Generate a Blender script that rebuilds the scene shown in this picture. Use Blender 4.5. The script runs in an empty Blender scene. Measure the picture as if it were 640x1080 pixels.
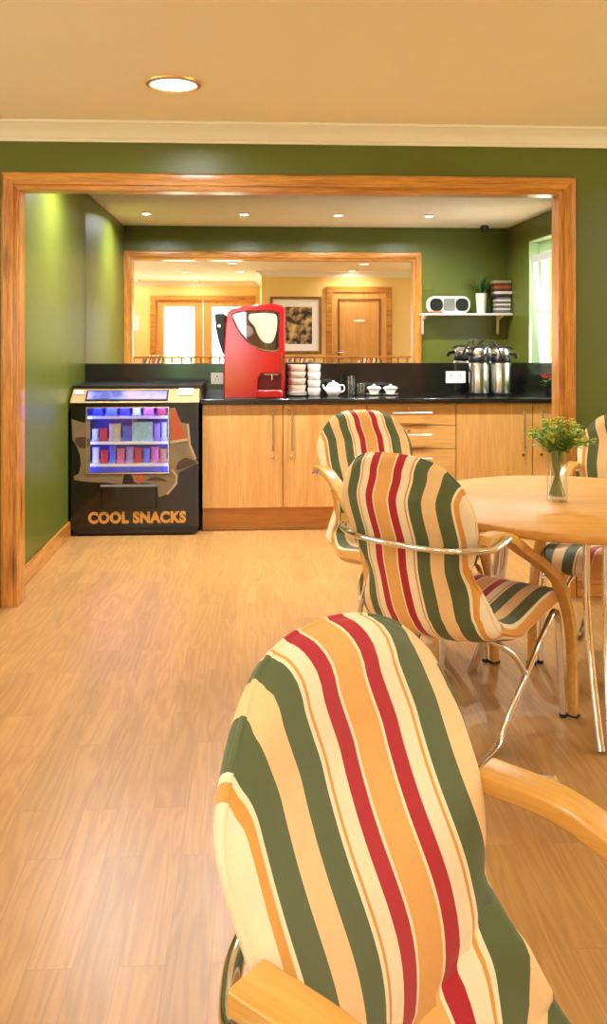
import bpy, bmesh, math, random
from mathutils import Vector, Matrix
random.seed(7)
S = bpy.context.scene
COL = S.collection
PI = math.pi
V = Vector

# ------------------------------------------------------------------ colour / materials
def lin(c):
    c = c/255.0
    return c/12.92 if c <= .04045 else ((c+.055)/1.055)**2.4
def rgb(r, g, b): return (lin(r), lin(g), lin(b), 1)

def new_mat(name):
    m = bpy.data.materials.new(name); m.use_nodes = True
    nt = m.node_tree
    return m, nt, nt.nodes['Principled BSDF']
def sock(b, *names):
    for n in names:
        if n in b.inputs: return b.inputs[n]
def mat(name, col, rough=.5, metal=0, coat=0, spec=None, noise=0, nscale=8, bump=0, bscale=60):
    m, nt, b = new_mat(name)
    b.inputs['Base Color'].default_value = col
    b.inputs['Roughness'].default_value = rough
    b.inputs['Metallic'].default_value = metal
    if coat: b.inputs['Coat Weight'].default_value = coat; b.inputs['Coat Roughness'].default_value = .12
    if spec is not None: b.inputs['Specular IOR Level'].default_value = spec
    N, L = nt.nodes, nt.links
    tc = N.new('ShaderNodeTexCoord')
    if noise:
        n = N.new('ShaderNodeTexNoise'); n.inputs['Scale'].default_value = nscale; n.inputs['Detail'].default_value = 4
        L.new(tc.outputs['Object'], n.inputs['Vector'])
        mx = N.new('ShaderNodeMix'); mx.data_type = 'RGBA'
        mx.inputs[6].default_value = tuple(c*(1-noise) for c in col[:3])+(1,)
        mx.inputs[7].default_value = tuple(min(1, c*(1+noise)) for c in col[:3])+(1,)
        L.new(n.outputs['Fac'], mx.inputs[0]); L.new(mx.outputs[2], b.inputs['Base Color'])
    if bump:
        n = N.new('ShaderNodeTexNoise'); n.inputs['Scale'].default_value = bscale; n.inputs['Detail'].default_value = 5
        L.new(tc.outputs['Object'], n.inputs['Vector'])
        bp = N.new('ShaderNodeBump'); bp.inputs['Strength'].default_value = bump; bp.inputs['Distance'].default_value = .01
        L.new(n.outputs['Fac'], bp.inputs['Height']); L.new(bp.outputs['Normal'], b.inputs['Normal'])
    return m
def emit(name, col, strength):
    m, nt, b = new_mat(name)
    b.inputs['Base Color'].default_value = col
    b.inputs['Emission Color'].default_value = col
    b.inputs['Emission Strength'].default_value = strength
    return m
def wood(name, dark, light, axis='Z', scale=1.0, rough=.35, knots=False, coat=.2, contrast=1.0):
    """grain runs along the given axis of the object"""
    m, nt, b = new_mat(name); N, L = nt.nodes, nt.links
    tc = N.new('ShaderNodeTexCoord'); mp = N.new('ShaderNodeMapping')
    st = {'X': (.9, 14, 14), 'Y': (14, .9, 14), 'Z': (14, 14, .9)}[axis]
    mp.inputs['Scale'].default_value = tuple(s*scale for s in st)
    L.new(tc.outputs['Object'], mp.inputs['Vector'])
    n1 = N.new('ShaderNodeTexNoise'); n1.inputs['Scale'].default_value = 1.0; n1.inputs['Detail'].default_value = 2; n1.inputs['Distortion'].default_value = .6
    L.new(mp.outputs['Vector'], n1.inputs['Vector'])
    mp2 = N.new('ShaderNodeMapping'); mp2.inputs['Scale'].default_value = tuple(s*scale*6 for s in st)
    L.new(tc.outputs['Object'], mp2.inputs['Vector'])
    n2 = N.new('ShaderNodeTexNoise'); n2.inputs['Scale'].default_value = 1.0; n2.inputs['Detail'].default_value = 5
    L.new(mp2.outputs['Vector'], n2.inputs['Vector'])
    ad = N.new('ShaderNodeMath'); ad.operation = 'MULTIPLY_ADD'; ad.inputs[1].default_value = .55
    L.new(n2.outputs['Fac'], ad.inputs[0]); 
    s2 = N.new('ShaderNodeMath'); s2.operation = 'MULTIPLY'; s2.inputs[1].default_value = .45
    L.new(n1.outputs['Fac'], s2.inputs[0]); L.new(s2.outputs[0], ad.inputs[2])
    cr = N.new('ShaderNodeValToRGB')
    e = cr.color_ramp.elements
    e[0].position = .5-.17/contrast; e[0].color = dark; e[1].position = .5+.17/contrast; e[1].color = light
    L.new(ad.outputs[0], cr.inputs['Fac'])
    out = cr.outputs['Color']
    if knots:
        mk = N.new('ShaderNodeMapping')
        ks = {'X': (1.6, 11, 11), 'Y': (11, 1.6, 11), 'Z': (11, 11, 1.6)}[axis]
        mk.inputs['Scale'].default_value = ks
        L.new(tc.outputs['Object'], mk.inputs['Vector'])
        vo = N.new('ShaderNodeTexVoronoi'); vo.inputs['Scale'].default_value = 1.0
        L.new(mk.outputs['Vector'], vo.inputs['Vector'])
        kr = N.new('ShaderNodeValToRGB'); kr.color_ramp.elements[0].position = .05; kr.color_ramp.elements[1].position = .2
        L.new(vo.outputs['Distance'], kr.inputs['Fac'])
        mx = N.new('ShaderNodeMix'); mx.data_type = 'RGBA'
        mx.inputs[6].default_value = tuple(c*.3 for c in dark[:3])+(1,)
        L.new(kr.outputs['Color'], mx.inputs[0]); L.new(out, mx.inputs[7]); out = mx.outputs[2]
    L.new(out, b.inputs['Base Color'])
    b.inputs['Roughness'].default_value = rough
    b.inputs['Coat Weight'].default_value = coat; b.inputs['Coat Roughness'].default_value = .15
    return m
def glass(name, tint=(1, 1, 1, 1), refl=.06):
    m, nt, b = new_mat(name); N, L = nt.nodes, nt.links
    N.remove(b); o = N['Material Output']
    t = N.new('ShaderNodeBsdfTransparent'); t.inputs['Color'].default_value = tint
    g = N.new('ShaderNodeBsdfGlossy'); g.inputs['Roughness'].default_value = .02
    lw = N.new('ShaderNodeLayerWeight'); lw.inputs['Blend'].default_value = .5
    pw = N.new('ShaderNodeMath'); pw.operation = 'POWER'; pw.inputs[1].default_value = 4; L.new(lw.outputs['Facing'], pw.inputs[0])
    fr = N.new('ShaderNodeMath'); fr.operation = 'MULTIPLY_ADD'; fr.inputs[1].default_value = .6; fr.inputs[2].default_value = refl; L.new(pw.outputs[0], fr.inputs[0])
    mx = N.new('ShaderNodeMixShader')
    L.new(fr.outputs[0], mx.inputs[0]); L.new(t.outputs[0], mx.inputs[1]); L.new(g.outputs[0], mx.inputs[2])
    L.new(mx.outputs[0], o.inputs['Surface'])
    return m

def floor_mat():
    m, nt, b = new_mat('oak_laminate'); N, L = nt.nodes, nt.links
    tc = N.new('ShaderNodeTexCoord')
    sp = N.new('ShaderNodeSeparateXYZ'); L.new(tc.outputs['Object'], sp.inputs[0])
    cb = N.new('ShaderNodeCombineXYZ')
    L.new(sp.outputs['Y'], cb.inputs['X']); L.new(sp.outputs['X'], cb.inputs['Y'])
    br = N.new('ShaderNodeTexBrick'); br.offset = .37; br.offset_frequency = 2
    br.inputs['Scale'].default_value = 1.0
    br.inputs['Brick Width'].default_value = .62; br.inputs['Row Height'].default_value = .098
    br.inputs['Mortar Size'].default_value = .0011; br.inputs['Mortar Smooth'].default_value = .3
    br.inputs['Bias'].default_value = 0
    br.inputs['Color1'].default_value = (0, 0, 0, 1); br.inputs['Color2'].default_value = (1, 1, 1, 1); br.inputs['Mortar'].default_value = (.5, .5, .5, 1)
    L.new(cb.outputs[0], br.inputs['Vector'])
    # per-plank offset for the grain
    off = N.new('ShaderNodeVectorMath'); off.operation = 'SCALE'; off.inputs['Scale'].default_value = 13.0
    L.new(br.outputs['Color'], off.inputs[0])
    addv = N.new('ShaderNodeVectorMath'); addv.operation = 'ADD'
    L.new(cb.outputs[0], addv.inputs[0]); L.new(off.outputs[0], addv.inputs[1])
    mp = N.new('ShaderNodeMapping'); mp.inputs['Scale'].default_value = (1.6, 16, 1); L.new(addv.outputs[0], mp.inputs['Vector'])
    n0 = N.new('ShaderNodeTexNoise'); n0.inputs['Scale'].default_value = 1; n0.inputs['Detail'].default_value = 1.5; n0.inputs['Distortion'].default_value = .4
    L.new(mp.outputs[0], n0.inputs['Vector'])
    # contour lines of the low noise = cathedral grain
    mu = N.new('ShaderNodeMath'); mu.operation = 'MULTIPLY'; mu.inputs[1].default_value = 40
    L.new(n0.outputs['Fac'], mu.inputs[0])
    si = N.new('ShaderNodeMath'); si.operation = 'SINE'; L.new(mu.outputs[0], si.inputs[0])
    mp2 = N.new('ShaderNodeMapping'); mp2.inputs['Scale'].default_value = (5, 150, 1); L.new(addv.outputs[0], mp2.inputs['Vector'])
    n2 = N.new('ShaderNodeTexNoise'); n2.inputs['Scale'].default_value = 1; n2.inputs['Detail'].default_value = 3
    L.new(mp2.outputs[0], n2.inputs['Vector'])
    a1 = N.new('ShaderNodeMath'); a1.operation = 'MULTIPLY_ADD'; a1.inputs[1].default_value = .075; a1.inputs[2].default_value = .34
    L.new(si.outputs[0], a1.inputs[0])
    a2 = N.new('ShaderNodeMath'); a2.operation = 'MULTIPLY_ADD'; a2.inputs[1].default_value = .32
    L.new(n2.outputs['Fac'], a2.inputs[0]); L.new(a1.outputs[0], a2.inputs[2])
    cr = N.new('ShaderNodeValToRGB'); e = cr.color_ramp.elements
    e[0].position = .2; e[0].color = rgb(150, 102, 50); e[1].position = .8; e[1].color = rgb(196, 150, 88)
    L.new(a2.outputs[0], cr.inputs['Fac'])
    # plank to plank tone
    hv = N.new('ShaderNodeHueSaturation')
    mr = N.new('ShaderNodeMapRange'); mr.inputs['To Min'].default_value = .9; mr.inputs['To Max'].default_value = 1.07
    L.new(br.outputs['Color'], mr.inputs['Value']); L.new(mr.outputs[0], hv.inputs['Value'])
    L.new(cr.outputs['Color'], hv.inputs['Color'])
    mx = N.new('ShaderNodeMix'); mx.data_type = 'RGBA'; mx.inputs[7].default_value = rgb(150, 100, 56)
    mf = N.new('ShaderNodeMath'); mf.operation = 'MULTIPLY'; mf.inputs[1].default_value = .6
    L.new(br.outputs['Fac'], mf.inputs[0]); L.new(mf.outputs[0], mx.inputs[0]); L.new(hv.outputs[0], mx.inputs[6])
    L.new(mx.outputs[2], b.inputs['Base Color'])
    b.inputs['Roughness'].default_value = .34
    b.inputs['Specular IOR Level'].default_value = .5
    return m

def stripe_mat():
    m, nt, b = new_mat('striped_fabric'); N, L = nt.nodes, nt.links
    uv = N.new('ShaderNodeUVMap'); uv.uv_map = 'stripe'
    sp = N.new('ShaderNodeSeparateXYZ'); L.new(uv.outputs[0], sp.inputs[0])
    su = N.new('ShaderNodeMath'); su.operation = 'SUBTRACT'; su.inputs[1].default_value = .5-.038; L.new(sp.outputs[0], su.inputs[0])
    ab = N.new('ShaderNodeMath'); ab.operation = 'ABSOLUTE'; L.new(su.outputs[0], ab.inputs[0])
    mu = N.new('ShaderNodeMath'); mu.operation = 'MULTIPLY'; mu.inputs[1].default_value = 2.5/1.15; L.new(ab.outputs[0], mu.inputs[0])   # 0.4 m -> 1
    cr = N.new('ShaderNodeValToRGB'); cr.color_ramp.interpolation = 'CONSTANT'
    OR, CR, RD, OC, GR, TN = rgb(226, 168, 86), rgb(238, 222, 180), rgb(170, 18, 26), rgb(214, 152, 62), rgb(86, 96, 52), rgb(232, 196, 136)
    stops = [(0, OR), (.021, CR), (.0262, RD), (.0505, CR), (.0735, OC), (.0795, CR), (.0845, GR), (.123, TN), (.160, GR), (.2, CR), (.206, OC), (.218, CR)]
    e = cr.color_ramp.elements
    e[0].position = 0; e[0].color = OR
    e[1].position = stops[1][0]*2.5; e[1].color = stops[1][1]
    for p, c in stops[2:]:
        k = e.new(p*2.5); k.color = c
    L.new(mu.outputs[0], cr.inputs['Fac'])
    tc = N.new('ShaderNodeTexCoord')
    n = N.new('ShaderNodeTexNoise'); n.inputs['Scale'].default_value = 420; n.inputs['Detail'].default_value = 3
    L.new(tc.outputs['Object'], n.inputs['Vector'])
    n3 = N.new('ShaderNodeTexNoise'); n3.inputs['Scale'].default_value = 30; n3.inputs['Detail'].default_value = 3
    L.new(tc.outputs['Object'], n3.inputs['Vector'])
    hs = N.new('ShaderNodeHueSaturation')
    mr = N.new('ShaderNodeMapRange'); mr.inputs['To Min'].default_value = .88; mr.inputs['To Max'].default_value = 1.12
    ad = N.new('ShaderNodeMath'); ad.operation = 'MULTIPLY_ADD'; ad.inputs[1].default_value = .5
    hf = N.new('ShaderNodeMath'); hf.operation = 'MULTIPLY'; hf.inputs[1].default_value = .5; L.new(n3.outputs['Fac'], hf.inputs[0])
    L.new(n.outputs['Fac'], ad.inputs[0]); L.new(hf.outputs[0], ad.inputs[2])
    L.new(ad.outputs[0], mr.inputs['Value']); L.new(mr.outputs[0], hs.inputs['Value']); L.new(cr.outputs['Color'], hs.inputs['Color'])
    L.new(hs.outputs[0], b.inputs['Base Color'])
    b.inputs['Roughness'].default_value = .8
    b.inputs['Sheen Weight'].default_value = .15
    bp = N.new('ShaderNodeBump'); bp.inputs['Strength'].default_value = .15; bp.inputs['Distance'].default_value = .002
    L.new(n.outputs['Fac'], bp.inputs['Height']); L.new(bp.outputs['Normal'], b.inputs['Normal'])
    return m

M = {}
M['floor'] = floor_mat()
M['stripe'] = stripe_mat()
M['green'] = mat('green_wall_paint', rgb(88, 96, 28), .36, noise=.05, nscale=3, bump=.05, bscale=180)
M['yellow'] = mat('yellow_wall_paint', rgb(236, 202, 122), .6, noise=.03, nscale=2)
M['beige'] = mat('beige_ceiling_paint', rgb(246, 238, 222), .75, noise=.02, nscale=1.5, bump=.03, bscale=120)
M['kceil'] = mat('cream_ceiling_paint', rgb(250, 248, 245), .7, noise=.02, nscale=1.5)
M['white'] = mat('white_gloss_paint', rgb(240, 232, 224), .35)
PD, PL = rgb(158, 94, 28), rgb(214, 150, 66)
M['pine_x'] = wood('pine_along_x', PD, PL, 'X', 1.6, .28, True, .5, 1.3)
M['pine_z'] = wood('pine_along_z', PD, PL, 'Z', 1.6, .28, True, .5, 1.3)
M['pine_y'] = wood('pine_along_y', PD, PL, 'Y', 1.6, .28, True, .5, 1.3)
BD, BL = rgb(190, 136, 70), rgb(212, 164, 96)
M['beech_z'] = wood('beech_laminate', BD, BL, 'Z', 1.2, .32, False, .15)
M['beech_x'] = wood('beech_laminate_across', BD, BL, 'X', 1.2, .32, False, .15)
M['plinth'] = wood('beech_plinth', rgb(178, 118, 52), rgb(204, 146, 76), 'X', 1.2, .36, False, .1)
M['table'] = wood('beech_table', rgb(198, 140, 60), rgb(218, 164, 80), 'X', .8, .5, False, .0)
M['table'].node_tree.nodes['Principled BSDF'].inputs['Specular IOR Level'].default_value = .35
M['arm'] = wood('bent_beech', rgb(204, 146, 62), rgb(224, 172, 86), 'Y', 1.5, .25, False, .4)
M['door'] = wood('oak_door_veneer', rgb(200, 138, 64), rgb(220, 162, 88), 'Z', 1.0, .35, False, .2)
M['chrome'] = mat('polished_chrome', (.86, .85, .83, 1), .07, 1)
M['steel'] = mat('brushed_steel', (.72, .71, .69, 1), .22, 1)
M['granite'] = mat('black_worktop', rgb(22, 21, 20), .12, noise=.6, nscale=160, coat=.3)
M['black'] = mat('black_plastic', rgb(20, 19, 18), .3)
M['vblack'] = mat('black_gloss_panel', rgb(12, 10, 8), .14, coat=.3)
M['vgold'] = mat('champagne_fascia', rgb(176, 148, 104), .35, .4)
M['gold'] = mat('gold_lettering', rgb(196, 140, 62), .45)
M['art_brown'] = mat('printed_brown', rgb(122, 104, 74), .4, noise=.35, nscale=14)
M['art_dark'] = mat('printed_dark_brown', rgb(70, 50, 34), .4, noise=.3, nscale=14)
M['art_orange'] = mat('printed_orange', rgb(168, 76, 36), .4, noise=.25, nscale=14)
M['art_tan'] = mat('printed_tan_line', rgb(176, 146, 112), .4)
M['blueint'] = mat('blue_interior', rgb(50, 60, 190), .5)
M['red'] = mat('red_gloss', rgb(152, 0, 6), .14, coat=.6)
M['dred'] = mat('red_satin_recess', rgb(128, 6, 10), .4)
M['cream'] = mat('cream_plastic', rgb(228, 214, 188), .4)
M['ceramic'] = mat('white_ceramic', rgb(240, 236, 228), .2, coat=.3)
M['cup_beige'] = mat('beige_ceramic', rgb(226, 202, 176), .3, coat=.2)
M['plastic_w'] = mat('white_plastic', rgb(236, 230, 216), .35)
M['glass'] = glass('clear_glass', (.95, .97, .95, 1), .11)
M['pane'] = glass('window_pane', (.98, 1, .99, 1))
M['smoke'] = glass('hopper_window', (.96, .96, .96, 1), .1)
M['water'] = glass('vase_water', (.86, .93, .84, 1))
M['leaf'] = mat('fresh_leaf', rgb(126, 166, 44), .5, noise=.3, nscale=30)
M['leaf_l'] = mat('pale_leaf', rgb(188, 206, 84), .5, noise=.3, nscale=30)
M['leaf_d'] = mat('dark_leaf', rgb(52, 92, 34), .45, noise=.3, nscale=20)
M['stem'] = mat('green_stem', rgb(110, 136, 50), .5)
M['petal'] = mat('yellow_petal', rgb(232, 212, 96), .5)
M['redpetal'] = mat('red_petal', rgb(190, 28, 34), .5)
M['lamp'] = emit('lamp_diffuser', rgb(255, 244, 226), 9.0)
M['ring'] = mat('lamp_ring', rgb(214, 176, 120), .3, .6)
M['led'] = emit('blue_white_led', rgb(100, 120, 255), 45.0)
M['screen'] = emit('lit_display', rgb(150, 160, 245), .9)
M['upvc'] = mat('white_upvc', rgb(236, 240, 236), .3)
M['reveal'] = mat('pale_green_reveal', rgb(176, 200, 160), .5)
M['grass'] = mat('lawn_grass', rgb(110, 150, 70), .9, noise=.3, nscale=12)
M['hedge'] = mat('hedge_leaves', rgb(96, 140, 70), .9, noise=.4, nscale=18)
M['paper'] = mat('notice_paper', rgb(240, 236, 226), .7)
M['photo'] = mat('sepia_print', rgb(84, 62, 34), .5, noise=.95, nscale=9)
_n = M['photo'].node_tree; _t = [n for n in _n.nodes if n.type == 'TEX_NOISE'][0]; _x = [n for n in _n.nodes if n.type == 'MIX'][0]
_r = _n.nodes.new('ShaderNodeValToRGB'); _r.color_ramp.elements[0].position = .42; _r.color_ramp.elements[0].color = rgb(48, 32, 16); _r.color_ramp.elements[1].position = .66; _r.color_ramp.elements[1].color = rgb(214, 178, 112)
_n.links.new(_t.outputs['Fac'], _r.inputs[0]); _n.links.new(_r.outputs[0], _n.nodes['Principled BSDF'].inputs['Base Color'])
M['grey'] = mat('grey_plastic', rgb(120, 118, 114), .4)
M['mirror'] = mat('mirror_silver', (.95, .955, .94, 1), .0, 1)
M['leg_foot'] = mat('black_rubber', rgb(24, 22, 20), .6)
M['dark_wood'] = wood('walnut_frame', rgb(110, 66, 26), rgb(156, 100, 44), 'Z', 1.5, .35)

# ------------------------------------------------------------------ mesh helpers
def link(o): COL.objects.link(o); return o
def obj(name, bm, m, parent=None, smooth=True, angle=40, bevel=0):
    bmesh.ops.recalc_face_normals(bm, faces=bm.faces[:])
    me = bpy.data.meshes.new(name); bm.to_mesh(me); bm.free()
    mats = m if isinstance(m, (list, tuple)) else [m]
    for k in mats: me.materials.append(k)
    if smooth:
        me.shade_smooth(); me.set_sharp_from_angle(angle=math.radians(angle))
    o = bpy.data.objects.new(name, me); link(o)
    if bevel:
        b = o.modifiers.new('bevel', 'BEVEL'); b.width = bevel; b.segments = 2; b.limit_method = 'ANGLE'; b.angle_limit = math.radians(50)
    if parent: o.parent = parent
    return o
def tag(o, label, cat, group=None, kind=None):
    o['label'] = label; o['category'] = cat
    if group: o['group'] = group
    if kind: o['kind'] = kind
    return o
def thing(name, label, cat, loc=(0, 0, 0), rz=0, group=None):
    o = bpy.data.objects.new(name, None); link(o); o.location = loc; o.rotation_euler = (0, 0, rz); o.empty_display_size = .1
    return tag(o, label, cat, group)
def struct(name, bm, m, parent=None, **k):
    o = obj(name, bm, m, parent, **k)
    if not parent: o['kind'] = 'structure'
    return o
def structure_root(name, loc=(0, 0, 0), rz=0):
    o = bpy.data.objects.new(name, None); link(o); o.location = loc; o.rotation_euler = (0, 0, rz); o['kind'] = 'structure'
    return o
def dup(root, label, loc=None, rz=None, group=None):
    r = root.copy(); COL.objects.link(r)
    if loc is not None: r.location = loc
    if rz is not None: r.rotation_euler = (0, 0, rz)
    r['label'] = label
    if group: r['group'] = group
    for ch in list(root.children):
        c = ch.copy(); COL.objects.link(c); c.parent = r
        for g in list(ch.children):
            d = g.copy(); COL.objects.link(d); d.parent = c
    return r
def B(): return bmesh.new()
def box(bm, x0, x1, y0, y1, z0, z1, rot=None):
    vs = [bm.verts.new((x, y, z)) for x in (x0, x1) for y in (y0, y1) for z in (z0, z1)]
    for f in ((0, 1, 3, 2), (4, 6, 7, 5), (0, 4, 5, 1), (2, 3, 7, 6), (0, 2, 6, 4), (1, 5, 7, 3)):
        bm.faces.new([vs[i] for i in f])
    if rot is not None:
        for v in vs: v.co = rot @ v.co
    return bm
def bx(x0, x1, y0, y1, z0, z1): return box(B(), x0, x1, y0, y1, z0, z1)
def spline(pts, n=8):
    pts = [V(p) for p in pts]; out = []
    for i in range(len(pts)-1):
        p1, p2 = pts[i], pts[i+1]
        p0 = pts[i-1] if i else p1*2-p2
        p3 = pts[i+2] if i+2 < len(pts) else p2*2-p1
        for k in range(n):
            t = k/n
            out.append(.5*((2*p1)+(p2-p0)*t+(2*p0-5*p1+4*p2-p3)*t*t+(3*p1-p0-3*p2+p3)*t**3))
    out.append(pts[-1]); return out
def tube(bm, path, r, seg=12, cap=True, r2=None):
    path = [V(p) for p in path]; n = len(path)
    rings = []; up = None
    for i, p in enumerate(path):
        t = (path[min(i+1, n-1)]-path[max(i-1, 0)]).normalized()
        if up is None:
            up = t.orthogonal().normalized()
        else:
            up = (up-t*up.dot(t)).normalized()
        w = t.cross(up)
        rr = r if r2 is None else r+(r2-r)*i/(n-1)
        rings.append([bm.verts.new(p+rr*(math.cos(2*PI*k/seg)*up+math.sin(2*PI*k/seg)*w)) for k in range(seg)])
    for a, b in zip(rings, rings[1:]):
        for k in range(seg): bm.faces.new((a[k], a[(k+1) % seg], b[(k+1) % seg], b[k]))
    if cap:
        bm.faces.new(rings[0][::-1]); bm.faces.new(rings[-1])
    return bm
def strip(bm, path, lateral, width, thick, rad=.006, taper=1.0):
    """sweep a rounded rectangle; lateral = fixed width direction"""
    path = [V(p) for p in path]; n = len(path); L = V(lateral).normalized()
    sec = []
    a, b = width/2-rad, thick/2-rad
    for cx, cy, a0 in ((a, b, 0), (-a, b, 90), (-a, -b, 180), (a, -b, 270)):
        for k in range(4):
            an = math.radians(a0+30*k); sec.append((cx+rad*math.cos(an), cy+rad*math.sin(an)))
    rings = []
    for i, p in enumerate(path):
        t = (path[min(i+1, n-1)]-path[max(i-1, 0)]).normalized()
        l = (L-t*L.dot(t)).normalized(); nn = t.cross(l)
        q = i/(n-1); k_ = 1-(1-taper)*max(0, (q-.35)/.65)
        rings.append([bm.verts.new(p+l*x*k_+nn*y) for x, y in sec])
    m = len(sec)
    for r0, r1 in zip(rings, rings[1:]):
        for k in range(m): bm.faces.new((r0[k], r0[(k+1) % m], r1[(k+1) % m], r1[k]))
    bm.faces.new(rings[0][::-1]); bm.faces.new(rings[-1])
    return bm
def lathe(bm, prof, seg=32, c=(0, 0, 0), sx=1, sy=1):
    rings = []
    for r, z in prof:
        if r < 1e-5: rings.append([bm.verts.new((c[0], c[1], c[2]+z))])
        else: rings.append([bm.verts.new((c[0]+sx*r*math.cos(2*PI*k/seg), c[1]+sy*r*math.sin(2*PI*k/seg), c[2]+z)) for k in range(seg)])
    for a, b in zip(rings, rings[1:]):
        if len(a) == 1 and len(b) == 1: continue
        for k in range(seg):
            k2 = (k+1) % seg
            if len(a) == 1: bm.faces.new((a[0], b[k], b[k2]))
            elif len(b) == 1: bm.faces.new((a[k], a[k2], b[0]))
            else: bm.faces.new((a[k], a[k2], b[k2], b[k]))
    return bm
def prism(bm, outer, y0, y1, holes=(), at=None):
    """polygon in x,z (with holes) extruded along y"""
    f = lambda x, z, y: V((x, y, z)) if at is None else at(x, z, y)
    loops = [outer]+list(holes)
    tmp = B(); es = []
    for lp in loops:
        vs = [tmp.verts.new((x, 0, z)) for x, z in lp]
        for i in range(len(vs)): es.append(tmp.edges.new((vs[i], vs[(i+1) % len(vs)])))
    bmesh.ops.triangle_fill(tmp, edges=es, use_beauty=True, use_dissolve=False, normal=(0, 1, 0))
    tmp.verts.index_update()
    tv = [v.co.copy() for v in tmp.verts]; tf = [[v.index for v in fc.verts] for fc in tmp.faces]
    tmp.free()
    A = [bm.verts.new(f(c.x, c.z, y0)) for c in tv]; Bv = [bm.verts.new(f(c.x, c.z, y1)) for c in tv]
    for fc in tf:
        bm.faces.new([A[i] for i in fc]); bm.faces.new([Bv[i] for i in reversed(fc)])
    k = 0
    for lp in loops:
        n = len(lp)
        for i in range(n):
            j = (i+1) % n
            bm.faces.new((A[k+i], A[k+j], Bv[k+j], Bv[k+i]))
        k += n
    return bm
def loft_profile(bm, stations):
    """stations: list of lists of points with equal counts, open profile"""
    rows = [[bm.verts.new(p) for p in st] for st in stations]
    for a, b in zip(rows, rows[1:]):
        for k in range(len(a)-1): bm.faces.new((a[k], a[k+1], b[k+1], b[k]))
    for r in (rows[0], rows[-1]):
        if len(r) > 2: bm.faces.new(r)
    return bm
def rrect(x0, x1, z0, z1, r, n=5):
    out = []
    for cx, cz, a0 in ((x1-r, z1-r, 0), (x0+r, z1-r, 90), (x0+r, z0+r, 180), (x1-r, z0+r, 270)):
        for k in range(n+1):
            a = math.radians(a0+90*k/n); out.append((cx+r*math.cos(a), cz+r*math.sin(a)))
    return out
def leaf(bm, p, d, ln, wd, droop=.3, seg=5):
    d = V(d).normalized(); side = d.cross(V((0, 0, 1)))
    if side.length < .01: side = V((1, 0, 0))
    side.normalize(); rows = []
    q = V(p)
    for i in range(seg+1):
        t = i/seg
        w = wd*math.sin(PI*min(1, t*.92+.08))**.8*(1 if t < 1 else .05)
        rows.append((bm.verts.new(q-side*w*.5), bm.verts.new(q+V((0, 0, -.08*w))), bm.verts.new(q+side*w*.5)))
        dd = (d+V((0, 0, -droop*t*1.6))).normalized(); q = q+dd*(ln/seg)
    for a, b in zip(rows, rows[1:]):
        bm.faces.new((a[0], a[1], b[1], b[0])); bm.faces.new((a[1], a[2], b[2], b[1]))

# ------------------------------------------------------------------ dimensions
H = 2.4
YM, MA = 6.424, math.radians(.258)           # mirror plane
YF, YB = 4.36, 4.455                          # dividing wall faces
OL, OR_, OH = -1.19, 1.56, 2.08               # opening
XL, XR = -1.26, 2.49                          # kitchen side walls
DL, DR = -3.4, 4.3                            # dining side walls
YR, YRL, XC = -1.5, -4.3, .15                 # rear walls (right part / left part) and the return

# ------------------------------------------------------------------ room shell
struct('floor', bx(DL, DR, YRL-.1, 6.6, -.1, 0), M['floor'], smooth=False)
struct('ceiling', bx(DL, DR, YRL-.1, YF+.05, H, H+.1), M['beige'], smooth=False)
struct('ceiling_kitchen', bx(XL-.1, XR+.1, YF+.05, 6.6, H, H+.1), M['kceil'], smooth=False)
struct('wall_middle', prism(B(), [(DL, 0), (OL, 0), (OL, OH), (OR_, OH), (OR_, 0), (DR, 0), (DR, H), (DL, H)], YF, YB), M['green'], smooth=False)
struct('wall_left_kitchen', bx(XL-.12, XL, YB, 6.6, 0, H), M['green'], smooth=False)
# right kitchen wall with the window opening
WY0, WY1, WZ0, WZ1 = 5.13, 6.18, 1.0, 2.2
atx = lambda x0: (lambda x, z, y: V((x0+y, x, z)))
struct('wall_right_kitchen', prism(B(), [(YB, 0), (6.6, 0), (6.6, H), (YB, H)], 0, .25, [[(WY0, WZ0), (WY1, WZ0), (WY1, WZ1), (WY0, WZ1)]], at=atx(XR)), M['green'], smooth=False)
o = struct('wall_back', bx(XL-.1, XR+.1, .012, .13, 0, H), M['green'], smooth=False); o.location = (0, YM, 0); o.rotation_euler = (0, 0, MA)
# dining room walls
LWN = [[(-3.2, .95), (-1.8, .95), (-1.8, 2.12), (-3.2, 2.12)], [(-.6, .95), (.9, .95), (.9, 2.12), (-.6, 2.12)], [(2.0, .95), (3.5, .95), (3.5, 2.12), (2.0, 2.12)]]  # holes for unseen windows, added to let daylight in from the left
struct('wall_left', prism(B(), [(YRL-.1, 0), (YF, 0), (YF, H), (YRL-.1, H)], -.2, 0, LWN, at=atx(DL)), M['yellow'], smooth=False)
RW = [[(.3, .95), (1.7, .95), (1.7, 2.12), (.3, 2.12)], [(2.2, .95), (3.6, .95), (3.6, 2.12), (2.2, 2.12)]]  # out-of-view window holes on the right, likewise added for daylight
struct('wall_right', prism(B(), [(YR-.1, 0), (YF, 0), (YF, H), (YR-.1, H)], 0, .2, RW, at=atx(DR)), M['yellow'], smooth=False)
struct('wall_rear', bx(XC, DR, YR-.12, YR, 0, H), M['yellow'], smooth=False)
struct('wall_return', bx(XC, XC+.12, YRL, YR-.12, 0, H), M['yellow'], smooth=False)
FX0, FX1 = -1.93, .0                         # french door opening
struct('wall_rear_left', prism(B(), [(DL, 0), (FX0, 0), (FX0, 2.06), (FX1, 2.06), (FX1, 0), (XC, 0), (XC, H), (DL, H)], YRL-.12, YRL), M['yellow'], smooth=False)

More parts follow.
